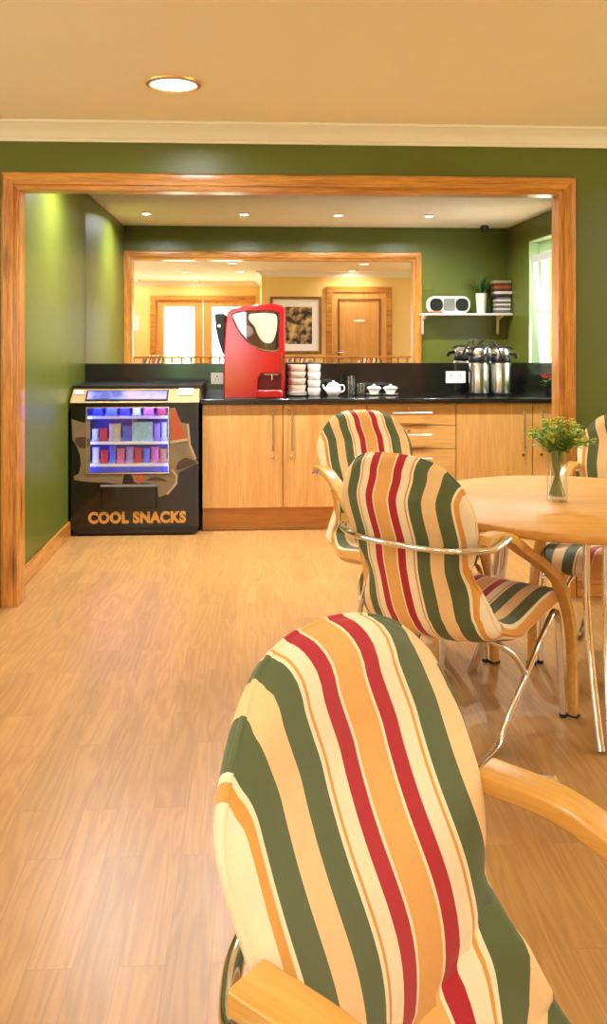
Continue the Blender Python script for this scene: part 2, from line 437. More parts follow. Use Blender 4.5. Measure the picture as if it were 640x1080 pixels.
# cornices
CP = [(0, 0), (0, -.09), (.012, -.09), (.014, -.078), (.022, -.072), (.03, -.05), (.048, -.03), (.072, -.018), (.078, -.012), (.09, -.012), (.092, 0)]
def cornice(name, a, b, nrm):
    st = [[V((p[0]+nrm[0]*d, p[1]+nrm[1]*d, H+z)) for d, z in CP] for p in (a, b)]
    bm = loft_profile(B(), st); return struct(name, bm, M['white'], angle=25)
cornice('trim_1', (DL, YF), (DR, YF), (0, -1))
cornice('trim_2', (XC, YR), (DR, YR), (0, 1))
cornice('trim_3', (DL, YRL), (XC, YRL), (0, 1))
cornice('trim_4', (XC, YRL), (XC, YR), (-1, 0))
cornice('trim_5', (DL, YRL), (DL, YF), (1, 0))
cornice('trim_6', (DR, YR), (DR, YF), (-1, 0))

# opening casing: architraves on both faces and lining boards
AP = [(-.012, 0), (-.012, .006), (-.008, .011), (.002, .012), (.006, .007), (.012, .008), (.018, .017), (.05, .022), (.066, .021), (.074, .015), (.078, .006), (.078, 0)]
def architrave(n, yface, sgn):
    for i, (a, b) in enumerate((('L0', 'L1'), ('L1', 'R1'), ('R1', 'R0'))):
        def pt(code, o_, d):
            x = OL-o_ if code[0] == 'L' else OR_+o_
            z = 0 if code[1] == '0' else OH+o_
            return V((x, yface+sgn*d, z))
        bm = loft_profile(B(), [[pt(c, o_, d) for o_, d in AP] for c in (a, b)])
        struct('trim_%d' % (n+i), bm, M['pine_x'] if i == 1 else M['pine_z'], angle=25)
architrave(7, YF, -1); architrave(10, YB, 1)
struct('trim_13', bx(OL-.002, OL+.012, YF-.002, YB+.002, 0, OH), M['pine_z'], smooth=False)
struct('trim_14', bx(OR_-.012, OR_+.002, YF-.002, YB+.002, 0, OH), M['pine_z'], smooth=False)
struct('trim_15', bx(OL+.012, OR_-.012, YF-.002, YB+.002, OH-.012, OH+.002), M['pine_x'], smooth=False)
# baseboards
def base(name, x0, x1, y0, y1, m, h=.1):
    struct(name, bx(x0, x1, y0, y1, 0, h), m, bevel=.005)
base('baseboard_left_kitchen', XL, XL+.018, YB+.02, 5.85, M['pine_y'])
base('baseboard_middle_left', DL, OL-.079, YF-.018, YF, M['pine_x'])
base('baseboard_middle_right', OR_+.079, DR, YF-.018, YF, M['pine_x'])
base('baseboard_right_kitchen', XR-.018, XR, YB+.02, 5.85, M['pine_y'])

# kitchen window: reveal, frame, tilted sash
w = structure_root('window_1')
bm = B()
for a in ((WY0, WY1, WZ0, WZ0+.01), (WY0, WY1, WZ1-.01, WZ1), (WY0, WY0+.01, WZ0, WZ1), (WY1-.01, WY1, WZ0, WZ1)):
    box(bm, XR-.002, XR+.16, a[0], a[1], a[2], a[3])
obj('reveal', bm, M['reveal'], w, smooth=False)
obj('frame', prism(B(), [(WY0+.01, WZ0+.01), (WY1-.01, WZ0+.01), (WY1-.01, WZ1-.11), (WY0+.01, WZ1-.11)], .10, .16,
    [[(WY0+.07, WZ0+.07), (WY1-.07, WZ0+.07), (WY1-.07, WZ1-.17), (WY0+.07, WZ1-.17)]], at=atx(XR)), M['upvc'], w, smooth=False)
obj('head_board', bx(XR+.09, XR+.16, WY0+.01, WY1-.01, WZ1-.11, WZ1-.01), M['reveal'], w, smooth=False)
sash = obj('sash', prism(B(), [(0, 0), (.9, 0), (.9, 1.0), (0, 1.0)], -.02, .02, [[(.06, .06), (.84, .06), (.84, .485), (.06, .485)], [(.06, .515), (.84, .515), (.84, .94), (.06, .94)]],
    at=lambda x, z, y: V((y, x, z))), M['upvc'], w, smooth=False)
sash.location = (XR+.095, WY0+.075, WZ0+.06); sash.rotation_euler = (0, math.radians(-5), 0)
g = obj('pane', bx(-.003, .003, .06, .84, .06, .94), M['pane'], sash, smooth=False)
# unseen dining room windows on both sides, added to bring in daylight
for k, (hole, wx_) in enumerate([(h_, DR) for h_ in RW]+[(h_, DL-.18) for h_ in LWN]):
    w = structure_root('window_%d' % (k+2)); (y0, z0), (y1, z1) = hole[0], hole[2]
    obj('frame', prism(B(), [(y0, z0), (y1, z0), (y1, z1), (y0, z1)], .06, .12, [[(y0+.06, z0+.06), ((y0+y1)/2-.03, z0+.06), ((y0+y1)/2-.03, z1-.06), (y0+.06, z1-.06)],
        [((y0+y1)/2+.03, z0+.06), (y1-.06, z0+.06), (y1-.06, z1-.06), ((y0+y1)/2+.03, z1-.06)]], at=atx(wx_)), M['upvc'], w, smooth=False)
    obj('pane', bx(wx_+.085, wx_+.09, y0+.06, y1-.06, z0+.06, z1-.06), M['pane'], w, smooth=False)

# french doors at the rear
d = structure_root('door_1')
obj('frame', prism(B(), [(FX0-.07, 0), (FX0+.03, 0), (FX0+.03, 2.03), (FX1-.03, 2.03), (FX1-.03, 0), (FX1+.07, 0), (FX1+.07, 2.12), (FX0-.07, 2.12)], YRL-.02, YRL+.025), M['pine_x'], d, smooth=False)
for (x0, x1) in ((FX0+.03, (FX0+FX1)/2-.002), ((FX0+FX1)/2+.002, FX1-.03)):
    lf = obj('door_leaf', prism(B(), [(x0, .01), (x1, .01), (x1, 2.03), (x0, 2.03)], YRL-.06, YRL-.02, [rrect(x0+.17, x1-.17, .28, 1.9, .02, 2)]), M['door'], d, smooth=False)
    obj('pane', bx(x0+.17, x1-.17, YRL-.043, YRL-.037, .28, 1.9), M['pane'], lf, smooth=False)
    obj('knob', lathe(B(), [(0, 0), (.03, 0), (.03, .02), (.012, .025), (.012, .05), (.03, .06), (.028, .08), (0, .085)], 20), M['chrome'], lf)
    k = lf.children[-1]; k.location = (x1-.08 if x0 < -1 else x0+.08, YRL-.02, 1.05); k.rotation_euler = (-PI/2, 0, 0)
# plain veneer door on the nearer rear wall
RX0, RX1 = 1.32, 2.24
d = structure_root('door_2')
obj('frame', prism(B(), [(RX0-.09, 0), (RX0, 0), (RX0, 2.06), (RX1, 2.06), (RX1, 0), (RX1+.09, 0), (RX1+.09, 2.15), (RX0-.09, 2.15)], YR, YR+.035), M['pine_x'], d, smooth=False)
lf = obj('door_leaf', bx(RX0, RX1, YR, YR+.018, .005, 2.06), M['door'], d, smooth=False)
obj('moulding', prism(B(), [(RX0+.1, .2), (RX1-.1, .2), (RX1-.1, 1.95), (RX0+.1, 1.95)], YR+.018, YR+.028, [[(RX0+.13, .23), (RX1-.13, .23), (RX1-.13, 1.92), (RX0+.13, 1.92)]]), M['dark_wood'], lf, smooth=False)
obj('name_plate', prism(B(), [(1.78+.1*math.cos(a), 1.58+.022*math.sin(a)) for a in [2*PI*i/20 for i in range(20)]], YR+.018, YR+.024), M['white'], lf, smooth=False)
obj('handle', tube(B(), spline([(RX0+.07, YR+.018, 1.05), (RX0+.07, YR+.06, 1.05), (RX0+.19, YR+.06, 1.05)], 5), .009, 10), M['chrome'], lf)
# outdoors; the pale paving is added to bounce sunlight up onto the ceilings
struct('lawn', bx(-12, 14, -14, 12, -.32, -.22), M['grass'], smooth=False)
M['bounce_paving'] = mat('pale_bounce_slabs', rgb(226, 220, 206), .8, noise=.08, nscale=5)
struct('bounce_paving', bx(2.75, 9, -3, 10, -.22, -.15), M['bounce_paving'], smooth=False)
struct('left_bounce_paving', bx(-9, -3.7, -6, 8, -.22, -.15), M['bounce_paving'], smooth=False)
struct('path', bx(-3.5, 3, -9, -4.5, -.22, -.15), M['bounce_paving'], smooth=False)  # more of the added pale paving, outside the glazed doors
bm = B()
for i in range(46):
    x = -5+i*.17+random.uniform(-.1, .1); r = random.uniform(.3, .5)
    bmesh.ops.create_icosphere(bm, subdivisions=2, radius=r, matrix=Matrix.Translation((x, -12.2+random.uniform(-.4, .4), random.uniform(-.3, .5))))
for v in bm.verts: v.co += V((random.uniform(-.06, .06), random.uniform(-.06, .06), random.uniform(-.06, .06)))
o = obj('hedge', bm, M['hedge'], smooth=False); tag(o, 'blurred green hedge outside beyond the glazed double doors', 'hedge', kind='stuff')

# ------------------------------------------------------------------ mirror, splashback, worktop
o = obj('wall_mirror', bx(XL+.002, XR-.002, 0, .012, 1.137, H-.002), M['mirror'], smooth=False)
o.location = (0, YM, 0); o.rotation_euler = (0, 0, MA)
tag(o, 'large frameless wall mirror from the black splashback up to the ceiling', 'mirror')
o = obj('splashback', bx(XL+.002, XR-.002, -.02, .0, .905, 1.137), M['granite'], smooth=False, bevel=.002)
o.location = (0, YM, 0); o.rotation_euler = (0, 0, MA)
tag(o, 'black splashback strip running along the wall below the mirror', 'splashback')
WT = .911
CX0 = -.373
o = obj('worktop', bx(CX0-.012, XR-.004, 5.88, YM-.024, WT-.036, WT), M['granite'], smooth=True, bevel=.006)
tag(o, 'long glossy black worktop on the beech cupboards', 'worktop')

# ------------------------------------------------------------------ base cabinets
YD = 5.91
def bar_handle(parent, x, z, ln, vertical):
    bm = B(); y = YD-.03
    if vertical:
        tube(bm, [(x, y, z-ln/2), (x, y, z+ln/2)], .006, 10)
        for s in (-1, 1): tube(bm, [(x, y, z+s*ln*.38), (x, YD, z+s*ln*.38)], .004, 8)
    else:
        tube(bm, [(x-ln/2, y, z), (x+ln/2, y, z)], .006, 10)
        for s in (-1, 1): tube(bm, [(x+s*ln*.38, y, z), (x+s*ln*.38, YD, z)], .004, 8)
    return obj('handle', bm, M['steel'], parent)
def cab(x0, x1, label):
    t = thing('base_cabinet', label, 'cupboard', ((x0+x1)/2, YD, 0), 0, 'beech base cupboards under the worktop')
    return t
def put(child, t):
    child.parent = t; child.matrix_parent_inverse = Matrix.Translation(-V(t.location))
    return child
def door_unit(x0, xm, x1, label, lock=False):
    t = cab(x0, x1, label)
    put(obj('carcass', bx(x0+.001, x1-.001, YD+.019, YM-.03, .162, WT-.037), M['beech_z'], None, smooth=False), t)
    for a, b, hx in ((x0, xm, xm-.068), (xm, x1, xm+.062)):
        dd = put(obj('door', bx(a+.0025, b-.0025, YD, YD+.018, .165, WT-.041), M['beech_z'], None, bevel=.0015), t)
        bar_handle(dd, hx, .69, .27, True)
        kk = obj('lock', lathe(B(), [(0, 0), (.009, 0), (.009, .006), (0, .007)], 14), M['steel'], dd)
        kk.location = (hx, YD, .515); kk.rotation_euler = (PI/2, 0, 0)
    put(obj('plinth', bx(x0, x1, 5.975, 5.99, 0, .16), M['plinth'], None, smooth=False), t)
    return t
door_unit(CX0, .178, .755, 'two-door beech cupboard next to the black vending machine')
x0, x1 = .755, 1.378
t = cab(x0, x1, 'beech drawer unit with horizontal bar handles under the worktop')
put(obj('carcass', bx(x0+.001, x1-.001, YD+.019, YM-.03, .162, WT-.037), M['beech_z'], None, smooth=False), t)
for z0, z1 in ((.722, WT-.041), (.562, .717), (.366, .557), (.165, .361)):
    dr = put(obj('drawer', bx(x0+.0025, x1-.0025, YD, YD+.018, z0, z1), M['beech_x'], None, bevel=.0015), t)
    bar_handle(dr, (x0+x1)/2, z1-.06, .27, False)
    kk = obj('lock', lathe(B(), [(0, 0), (.009, 0), (.009, .006), (0, .007)], 14), M['steel'], dr)
    kk.location = ((x0+x1)/2-.02, YD, z1-.03); kk.rotation_euler = (PI/2, 0, 0)
put(obj('plinth', bx(x0, x1, 5.975, 5.99, 0, .16), M['plinth'], None, smooth=False), t)
door_unit(1.378, 1.917, 2.456, 'two-door beech cupboard right of the drawers, beneath the steel flasks')

# ------------------------------------------------------------------ vending machine
VX0, VX1, VY, VT = -1.24, -.392, 5.83, 1.0
vm = thing('vending_machine', 'black snack vending machine with blue lit window and gold lettering', 'vending machine', ((VX0+VX1)/2, VY, 0))
def vp(o): return put(o, vm)
wx0, wx1, wz0, wz1 = -1.131, -.596, .426, .858
fx0, fx1, fz0, fz1 = -1.037, -.672, .185, .341
vp(obj('front_panel', prism(B(), [(VX0, .06), (VX1, .06), (VX1, .893), (VX0, .893)], VY, VY+.02, [[(wx0, wz0), (wx1, wz0), (wx1, wz1), (wx0, wz1)], [(fx0, fz0), (fx1, fz0), (fx1, fz1), (fx0, fz1)]]), M['vblack'], None, smooth=False))
bm = B()
box(bm, VX0, VX0+.02, VY+.02, 6.395, .06, .9); box(bm, VX1-.02, VX1, VY+.02, 6.395, .06, .9)
box(bm, VX0+.02, VX1-.02, 6.375, 6.395, .06, .9); box(bm, VX0, VX1, VY+.02, 6.395, .04, .06)
vp(obj('body', bm, M['black'], None, smooth=False))
# sloping fascia with display, coin plate and top board
bm = B(); atv = lambda x, z, y: V((x, y, z))
vs = [bm.verts.new(p) for p in ((VX0-.006, VY-.012, .893), (VX1+.006, VY-.012, .893), (VX1+.0, VY+.1, .988), (VX0+.0, VY+.1, .988), (VX0-.006, 6.39, .893), (VX1+.006, 6.39, .893), (VX1, 6.39, .988), (VX0, 6.39, .988))]
for f in ((0, 1, 2, 3), (0, 4, 5, 1), (1, 5, 6, 2), (0, 3, 7, 4), (3, 2, 6, 7), (4, 7, 6, 5)): bm.faces.new([vs[i] for i in f])
vp(obj('fascia', bm, M['vgold'], None, smooth=False, bevel=.004))
sl = math.atan2(.095, .112); 
def fas(x0, x1, a, b, h0, h1, m, name, r=.006):
    # a,b = run up the slope (0..1)
    def at(x, z, y):
        return V((x, VY-.012+.112*z - y*math.sin(sl), .893+.095*z+ y*math.cos(sl)))
    pts = [(x0, a), (x1, a), (x1, b), (x0, b)]
    return vp(obj(name, prism(B(), pts, h0, h1, at=at), m, None, smooth=False))
fas(-1.145, -.598, .12, .80, 0, .006, M['black'], 'display_frame')
m, nt, b_ = new_mat('lit_strip'); N, L = nt.nodes, nt.links
tc = N.new('ShaderNodeTexCoord'); n = N.new('ShaderNodeTexNoise'); n.inputs['Scale'].default_value = 7; n.inputs['Detail'].default_value = 1
L.new(tc.outputs['Object'], n.inputs['Vector']); cr = N.new('ShaderNodeValToRGB')
cr.color_ramp.elements[0].position = .36; cr.color_ramp.elements[0].color = rgb(60, 70, 190); cr.color_ramp.elements[1].position = .62; cr.color_ramp.elements[1].color = rgb(225, 190, 225)
k = cr.color_ramp.elements.new(.48); k.color = rgb(150, 165, 245)
L.new(n.outputs['Fac'], cr.inputs[0]); L.new(cr.outputs[0], b_.inputs['Emission Color']); b_.inputs['Emission Strength'].default_value = .9; b_.inputs['Base Color'].default_value = (.02, .02, .05, 1)
fas(-1.135, -.608, .2, .72, .006, .009, m, 'display')
fas(-.53, -.435, .45, .9, 0, .008, M['cream'], 'coin_plate')
fas(-1.225, -1.17, .55, .8, 0, .006, M['cream'], 'badge_plate')
vp(obj('top_board', bx(VX0-.006, VX1+.02, VY+.085, 6.395, .988, 1.004), M['black'], None, smooth=False, bevel=.003))
# window: frame, glass, cavity
vp(obj('window_frame', prism(B(), rrect(wx0-.008, wx1+.008, wz0-.008, wz1+.008, .004, 2), VY-.006, VY+.004, [[(wx0, wz0), (wx1, wz0), (wx1, wz1), (wx0, wz1)]]), M['steel'], None, smooth=False))
vp(obj('window_glass', bx(wx0, wx1, VY+.006, VY+.010, wz0, wz1), M['pane'], None, smooth=False))
bm = B()
box(bm, wx0-.02, wx1+.02, VY+.30, VY+.31, wz0-.03, wz1+.02); box(bm, wx0-.02, wx0-.012, VY+.022, VY+.30, wz0-.03, wz1+.02); box(bm, wx1+.012, wx1+.02, VY+.022, VY+.30, wz0-.03, wz1+.02)
box(bm, wx0-.02, wx1+.02, VY+.022, VY+.30, wz1+.012, wz1+.02); box(bm, wx0-.02, wx1+.02, VY+.022, VY+.30, wz0-.03, wz0-.022)
vp(obj('interior', bm, M['blueint'], None, smooth=False))
SZ = (.797, .625, .475)
M['blue_strip'] = mat('blue_price_strip', rgb(70, 90, 220), .4, noise=.4, nscale=25)
for z in SZ:
    sh = vp(obj('shelf', bx(wx0-.01, wx1+.01, VY+.05, VY+.29, z-.006, z), M['plastic_w'], None, smooth=False))
    obj('price_strip', bx(wx0-.01, wx1+.01, VY+.044, VY+.05, z-.016, z+.003), M['plastic_w'], sh, smooth=False)
vp(obj('label_strip', bx(wx0, wx1, VY+.04, VY+.044, wz0-.01, .455), M['blue_strip'], None, smooth=False))
vp(obj('divider', bx(-.8415, -.8395, VY+.05, VY+.29, .6251, .78), M['plastic_w'], None, smooth=False))
bm = B(); box(bm, wx0, wx1, VY+.025, VY+.04, wz1, wz1+.01); 
box(bm, wx0-.011, wx0-.005, VY+.025, VY+.035, wz0, wz1); box(bm, wx1+.005, wx1+.011, VY+.025, VY+.035, wz0, wz1)
vp(obj('led_strip', bm, M['led'], None, smooth=False))
# delivery flap
vp(obj('flap_recess', bx(fx0-.004, fx1+.004, VY+.05, VY+.06, fz0-.004, fz1+.004), M['black'], None, smooth=False))
fl = vp(obj('delivery_flap', bx(fx0+.003, fx1-.003, VY-.012, VY+.004, fz0+.003, fz1-.004), M['vblack'], None, smooth=False, bevel=.003))
obj('flap_lip', bx(fx0-.004, fx1+.004, VY-.02, VY, fz1-.008, fz1+.004), M['grey'], fl, smooth=False)
# printed artwork on the front (flat printed vinyl)
def art(name, pts, m, lvl=1):
    vp(obj(name, prism(B(), [(x, z) for x, z in pts], VY-.0012*lvl, VY+.001), m, None, smooth=False))
def P2(u, v): return (VX0+(u-70)/(210-70)*(VX1-VX0), .893-(v-425)/(560-425)*(.893-.045))
def sp2(pts, n=4):
    q = spline([(x, y, 0) for x, y in pts+[pts[0]]], n)[:-1]
    return [P2(p.x, p.y) for p in q]
art('printed_swoosh', [P2(*p) for p in [(71, 442), (83, 446), (91.2, 444), (91.2, 501), (128, 501.5), (126, 512), (107, 510), (90, 509), (74, 507), (73, 503), (79, 500), (81, 490), (80, 480), (76, 470), (72, 464)]], M['art_brown'])
art('printed_dark_shape', sp2([(75, 462), (84, 461), (90.5, 464), (90.5, 470), (82, 473), (76, 468)]), M['art_dark'], 2)
art('printed_swirl', [P2(*p) for p in [(178.2, 431), (184, 430), (190, 446), (198, 448), (200, 470), (206, 485), (210, 490), (200, 494), (188, 500), (186, 512), (178, 522), (166, 526), (164.8, 512), (140, 510), (136, 501.5), (178.2, 501.5)]], M['art_brown'])
art('printed_slice', [P2(*p) for p in [(180, 431), (184.5, 432), (191, 447), (197.5, 465), (181, 466), (179.5, 450)]], M['art_orange'], 2)
art('printed_slice', [P2(*p) for p in [(140, 502), (152, 502), (146, 511), (142, 511)]], M['art_orange'], 2)
art('printed_dark_shape', sp2([(187, 489), (196, 484), (208, 489), (200, 493), (186, 497)]), M['art_dark'], 2)
art('printed_dark_shape', sp2([(152, 508), (160, 504), (168, 505), (176, 509), (164, 508)]), M['art_dark'], 2)
art('printed_line', [P2(*p) for p in [(179, 466), (198, 463), (198.4, 466), (179, 469)]], M['art_tan'], 3)
art('printed_line', [P2(*p) for p in [(197, 448), (199.3, 447.5), (201.5, 470), (208, 485), (206, 486.5), (199.5, 471)]], M['art_tan'], 3)
art('printed_line', [P2(*p) for p in [(180, 497), (182, 496), (187, 504), (186.5, 512), (176, 524), (175, 522.5), (184.5, 511), (185, 504)]], M['art_tan'], 3)
def text_mesh(name, body, x0, x1, z0, z1, y, m, extrude=.002, fat=.012):
    cu = bpy.data.curves.new(name, 'FONT'); cu.body = body; cu.size = 1; cu.offset = fat; cu.extrude = .02; cu.space_character = 1.08
    to = bpy.data.objects.new(name, cu); link(to)
    dg = bpy.context.evaluated_depsgraph_get(); dg.update()
    me = bpy.data.meshes.new_from_object(to.evaluated_get(dg)); bpy.data.objects.remove(to)
    xs = [v.co.x for v in me.vertices]; ys = [v.co.y for v in me.vertices]
    ax, bxx, ay, by = min(xs), max(xs), min(ys), max(ys)
    for v in me.vertices:
        v.co = V((x0+(v.co.x-ax)/(bxx-ax)*(x1-x0), y-extrude*(1 if v.co.z > 0 else 0), z0+(v.co.y-ay)/(by-ay)*(z1-z0)))
    me.materials.clear(); me.materials.append(m)
    o = bpy.data.objects.new(name, me); link(o); return o
vp(text_mesh('lettering', 'COOL SNACKS', -1.125, -.475, .085, .165, VY+.0005, M['gold'], .003, .055))
for x in (VX0+.06, VX1-.06):
    for y in (VY+.06, 6.33):
        vp(obj('foot', lathe(B(), [(0, 0), (.025, 0), (.025, .012), (.015, .02), (.015, .042), (0, .042)], 16, (x, y, 0)), M['leg_foot'], None))
vp(obj('kick_plate', bx(VX0+.012, VX1-.012, VY+.015, VY+.022, .012, .062), M['black'], None, smooth=False))

# snack packets
def packet_mesh(w_, h_, d_, kind):
    bm = B()
    if kind == 'bag':
        nx, nz = 8, 10; top = []; bot = []
        for s in (1, -1):
            g = [[None]*(nx+1) for _ in range(nz+1)]
            for j in range(nz+1):
                for i in range(nx+1):
                    a, b = i/nx*2-1, j/nz*2-1
                    th = d_/2*max(0, (1-a**4))*max(0, 1-b**6)
                    zig = .06*w_*(1-abs(b))*0
                    ww = w_*(1-.10*(1-b*b))
                    g[j][i] = bm.verts.new((a*ww/2+zig, -s*th*(1 if s > 0 else .8), h_/2+b*h_/2))
            for j in range(nz):
                for i in range(nx): bm.faces.new((g[j][i], g[j][i+1], g[j+1][i+1], g[j+1][i]))
        bmesh.ops.remove_doubles(bm, verts=bm.verts[:], dist=1e-5)
    else:
        box(bm, -w_/2, w_/2, -d_/2, d_/2, 0, h_)
    return bm
PC = {'navy': rgb(40, 50, 150), 'blue': rgb(90, 120, 235), 'white': rgb(236, 236, 240), 'pink': rgb(235, 110, 150), 'red': rgb(215, 50, 50), 'mint': rgb(170, 225, 215), 'cream': rgb(235, 220, 180), 'lilac': rgb(180, 150, 215), 'orange': rgb(235, 140, 70)}
for k_, c_ in list(PC.items()):
    PC[k_] = mat('packet_'+k_, c_, .35, noise=.35, nscale=45)
rows = [('top', SZ[0], .03, [('navy', .075, .064), ('blue', .08, .06), ('navy', .07, .066), ('white', .06, .064), ('pink', .075, .062), ('red', .07, .06)]),
        ('middle', SZ[1], .03, [('white', .045, .085), ('red', .055, .09), ('cream', .085, .12), ('blue', .07, .11), ('mint', .13, .13), ('lilac', .045, .12), ('white', .04, .125)]),
        ('bottom', SZ[2], .025, [('white', .05, .11), ('red', .055, .09), ('blue', .045, .12), ('pink', .055, .10), ('lilac', .055, .11), ('red', .05, .105), ('blue', .05, .10), ('pink', .055, .11), ('orange', .05, .095)])]
ORD = ['first', 'second', 'third', 'fourth', 'fifth', 'sixth', 'seventh', 'eighth', 'ninth']
for rn, z, dp, items in rows:
    tot = sum(i[1] for i in items); gap = ((wx1-wx0)-.03-tot)/(len(items)-1); x = wx0+.015
    for j, (c_, w_, h_) in enumerate(items):
        kind = 'box' if (rn == 'middle' and c_ in ('mint',)) else 'bag'
        o = obj('snack_packet', packet_mesh(w_, h_, dp, kind), PC[c_], None, bevel=(.003 if kind == 'box' else 0))
        o.location = (x+w_/2, VY+.085, z+.001)
        tilt = random.uniform(-.0, .0) if rn != 'bottom' else 0
        o.rotation_euler = (0 if kind == 'box' else math.radians(-4), tilt, 0)
        tag(o, '%s snack packet on the %s shelf of the vending machine, %s from the left' % (c_, rn, ORD[j]), 'snack', 'snack packets in the vending machine')
        x += w_+gap

# ------------------------------------------------------------------ coffee machine
cm = thing('coffee_machine', 'glossy red coffee machine with bean window standing on black worktop', 'coffee machine', (-.02, 6.0, WT))
cm.rotation_euler = (0, 0, math.radians(0))
def U(u, v, Y=6.0):   # front outline of the machine in its own metres
    return ((u-235)/(300-235)*.43-.215, (418-v)/(418-320)*.655)
outer = [U(*p) for p in [(235.5, 418), (235.5, 400), (236, 370), (237.5, 345), (239.5, 331), (241, 327.5), (246, 325.5), (258, 322.8), (272, 320.6), (286, 320.2), (296, 321.5), (299, 323.5), (300, 328), (300, 418)]]
win = [U(*p) for p in [(245, 332), (250, 329.5), (262, 328), (276, 327.5), (288, 328.2), (293, 330), (294.5, 334), (294, 352), (293.6, 366), (291, 369), (282, 369), (273, 367), (264, 362), (256, 354), (250, 345), (246, 337)]]
bay = [U(*p) for p in [(275, 393), (294.5, 393), (296, 396), (296, 410), (270.5, 410), (272, 398)]]
obj('front_shell', prism(B(), outer, 0, .09, [win, bay]), M['red'], cm, angle=30, bevel=.008)
inner = [(x*.97, z*.985) for x, z in outer]
obj('body', prism(B(), inner, .089, .35), M['red'], cm, angle=30, bevel=.01)
obj('window_backing', prism(B(), [((x-.06)*1.02+.06, (z-.46)*1.02+.46) for x, z in win], .075, .088), M['black'], cm, smooth=False)
obj('window_pane', prism(B(), win, .001, .004), M['smoke'], cm, smooth=False)
hp = spline([U(263, 331)+(0,), U(275, 330)+(0,), U(289, 331)+(0,), U(292, 336)+(0,), U(291, 350)+(0,), U(286, 361)+(0,), U(277, 360)+(0,), U(271, 352)+(0,), U(268, 344)+(0,), U(262, 337)+(0,), U(263, 331)+(0,)], 3)[:-1]
obj('bean_hopper', prism(B(), [(p.x, p.y) for p in hp], .008, .074), M['cream'], cm, angle=50, bevel=.008)
h2 = [(U(260, 352)[0]+.045*math.cos(a), U(260, 352)[1]-.0+.04*math.sin(a)+.02) for a in [2*PI*i/20 for i in range(20)]]
obj('grinder_cap', prism(B(), h2, .012, .074), M['grey'], cm, angle=50, bevel=.008)
obj('window_trim', tube(B(), [(x, -.002, z) for x, z in spline([p+(0,) for p in []] or [V((win[i][0], win[i][1], 0)) for i in range(11, 16)], 4) and [(p.x, p.y) for p in spline([V((win[i][0], win[i][1], 0)) for i in range(8, 16)], 4)]], .004, 8), M['chrome'], cm)
obj('bay_back', prism(B(), [(x*1.02-.001, z*1.01) for x, z in bay], .080, .0885), M['dred'], cm, smooth=False)
sx_, sz_ = U(285, 393)
bm = B(); tube(bm, [(sx_-.045, .035, sz_-.006), (sx_+.05, .035, sz_-.006)], .007, 10)
tube(bm, [(sx_+.01, .035, sz_-.006), (sx_+.01, .035, sz_-.045)], .009, 12)
obj('spout', bm, M['chrome'], cm)
obj('side_tube', tube(B(), [U(296.5, 372)[:1]+(-.008,)+U(296.5, 372)[1:], U(296.5, 392)[:1]+(-.008,)+U(296.5, 392)[1:]], .005, 8), M['chrome'], cm)
tx0, tz0 = U(271, 417.5); tx1, tz1 = U(297, 410)
dt = obj('drip_tray', bx(tx0, tx1, -.07, .0, 0.002, tz1), M['red'], cm, bevel=.006)
obj('tray_grille', bx(tx0+.01, tx1-.01, -.062, -.008, tz1, tz1+.003), M['steel'], dt, smooth=False)
sb = [(-.225, .62-.03), (-.292, .585), (-.285, .48), (-.262, .38), (-.235, .30), (-.215, .30)]
obj('side_bin', prism(B(), [(x+.015, z) for x, z in sb], .10, .30), M['black'], cm, angle=30, bevel=.008)
k = obj('bin_button', lathe(B(), [(0, 0), (.012, 0), (.012, .005), (0, .006)], 16), M['plastic_w'], cm); k.location = (-.245, .10, .50); k.rotation_euler = (PI/2, 0, 0)

# ------------------------------------------------------------------ crockery
def cup_bm(r=.04, h=.06, handle=True, wall=.004):
    bm = B()
    lathe(bm, [(0, 0), (r*.62, 0), (r*.72, .006), (r*.95, h*.5), (r, h), (r-wall, h), (r*.9-wall, h*.5), (r*.6, .012), (0, .010)], 28)
    return bm
def handle_bm(r=.04, h=.06):
    return tube(B(), spline([(r*.9, 0, h*.8), (r+.02, 0, h*.8), (r+.024, 0, h*.45), (r*.85, 0, h*.25)], 6), .0045, 8)
def cup(x, y, z, r, h, m, label, group, rz=0, name='cup', cat='cup'):
    t = thing(name, label, cat, (x, y, z), rz, group)
    obj('bowl', cup_bm(r, h), m, t); obj('handle', handle_bm(r, h), m, t)
    return t
# stack of beige plates-like saucers, then cups
YC = 6.17
sauc = None
for i in range(4):
    o = obj('saucer', lathe(B(), [(0, 0), (.045, 0), (.07, .008), (.074, .011), (.07, .012), (.045, .005), (0, .005)], 32), M['ceramic'])
    o.location = (.285, YC, WT+i*.0065)
    tag(o, ['lowest', 'second lowest', 'second topmost', 'topmost'][i]+' white saucer under the stack of beige cups beside the red machine', 'saucer', 'saucers by the red machine')
def mug(x, y, z, r, h, m, label, group):
    t = thing('cup', label, 'cup', (x, y, z), random.uniform(-.5, .5)+PI/2, group)
    obj('bowl', lathe(B(), [(0, 0), (r*.8, 0), (r*.88, .004), (r, h*.8), (r, h), (r-.003, h), (r-.004, h*.75), (r*.8, .008), (0, .008)], 28), m, t)
    obj('handle', tube(B(), spline([(r*.9, 0, h*.85), (r+.02, 0, h*.8), (r+.02, 0, h*.4), (r*.88, 0, h*.2)], 6), .004, 8), m, t)
    return t
zz = WT+.03
pos = ['lowest', 'second lowest', 'second topmost', 'topmost']
for i in range(4):
    mug(.285, YC, zz, .066, .048, M['cup_beige'], pos[i]+' wide beige cup in the stack on white saucers', 'stacked beige cups'); zz += .0485
zz = WT
for i in range(4):
    mug(.41, YC+.01, zz, .048, .056, M['ceramic'], pos[i]+' narrow white cup in the stack beside the beige cups', 'stacked white cups'); zz += .0565
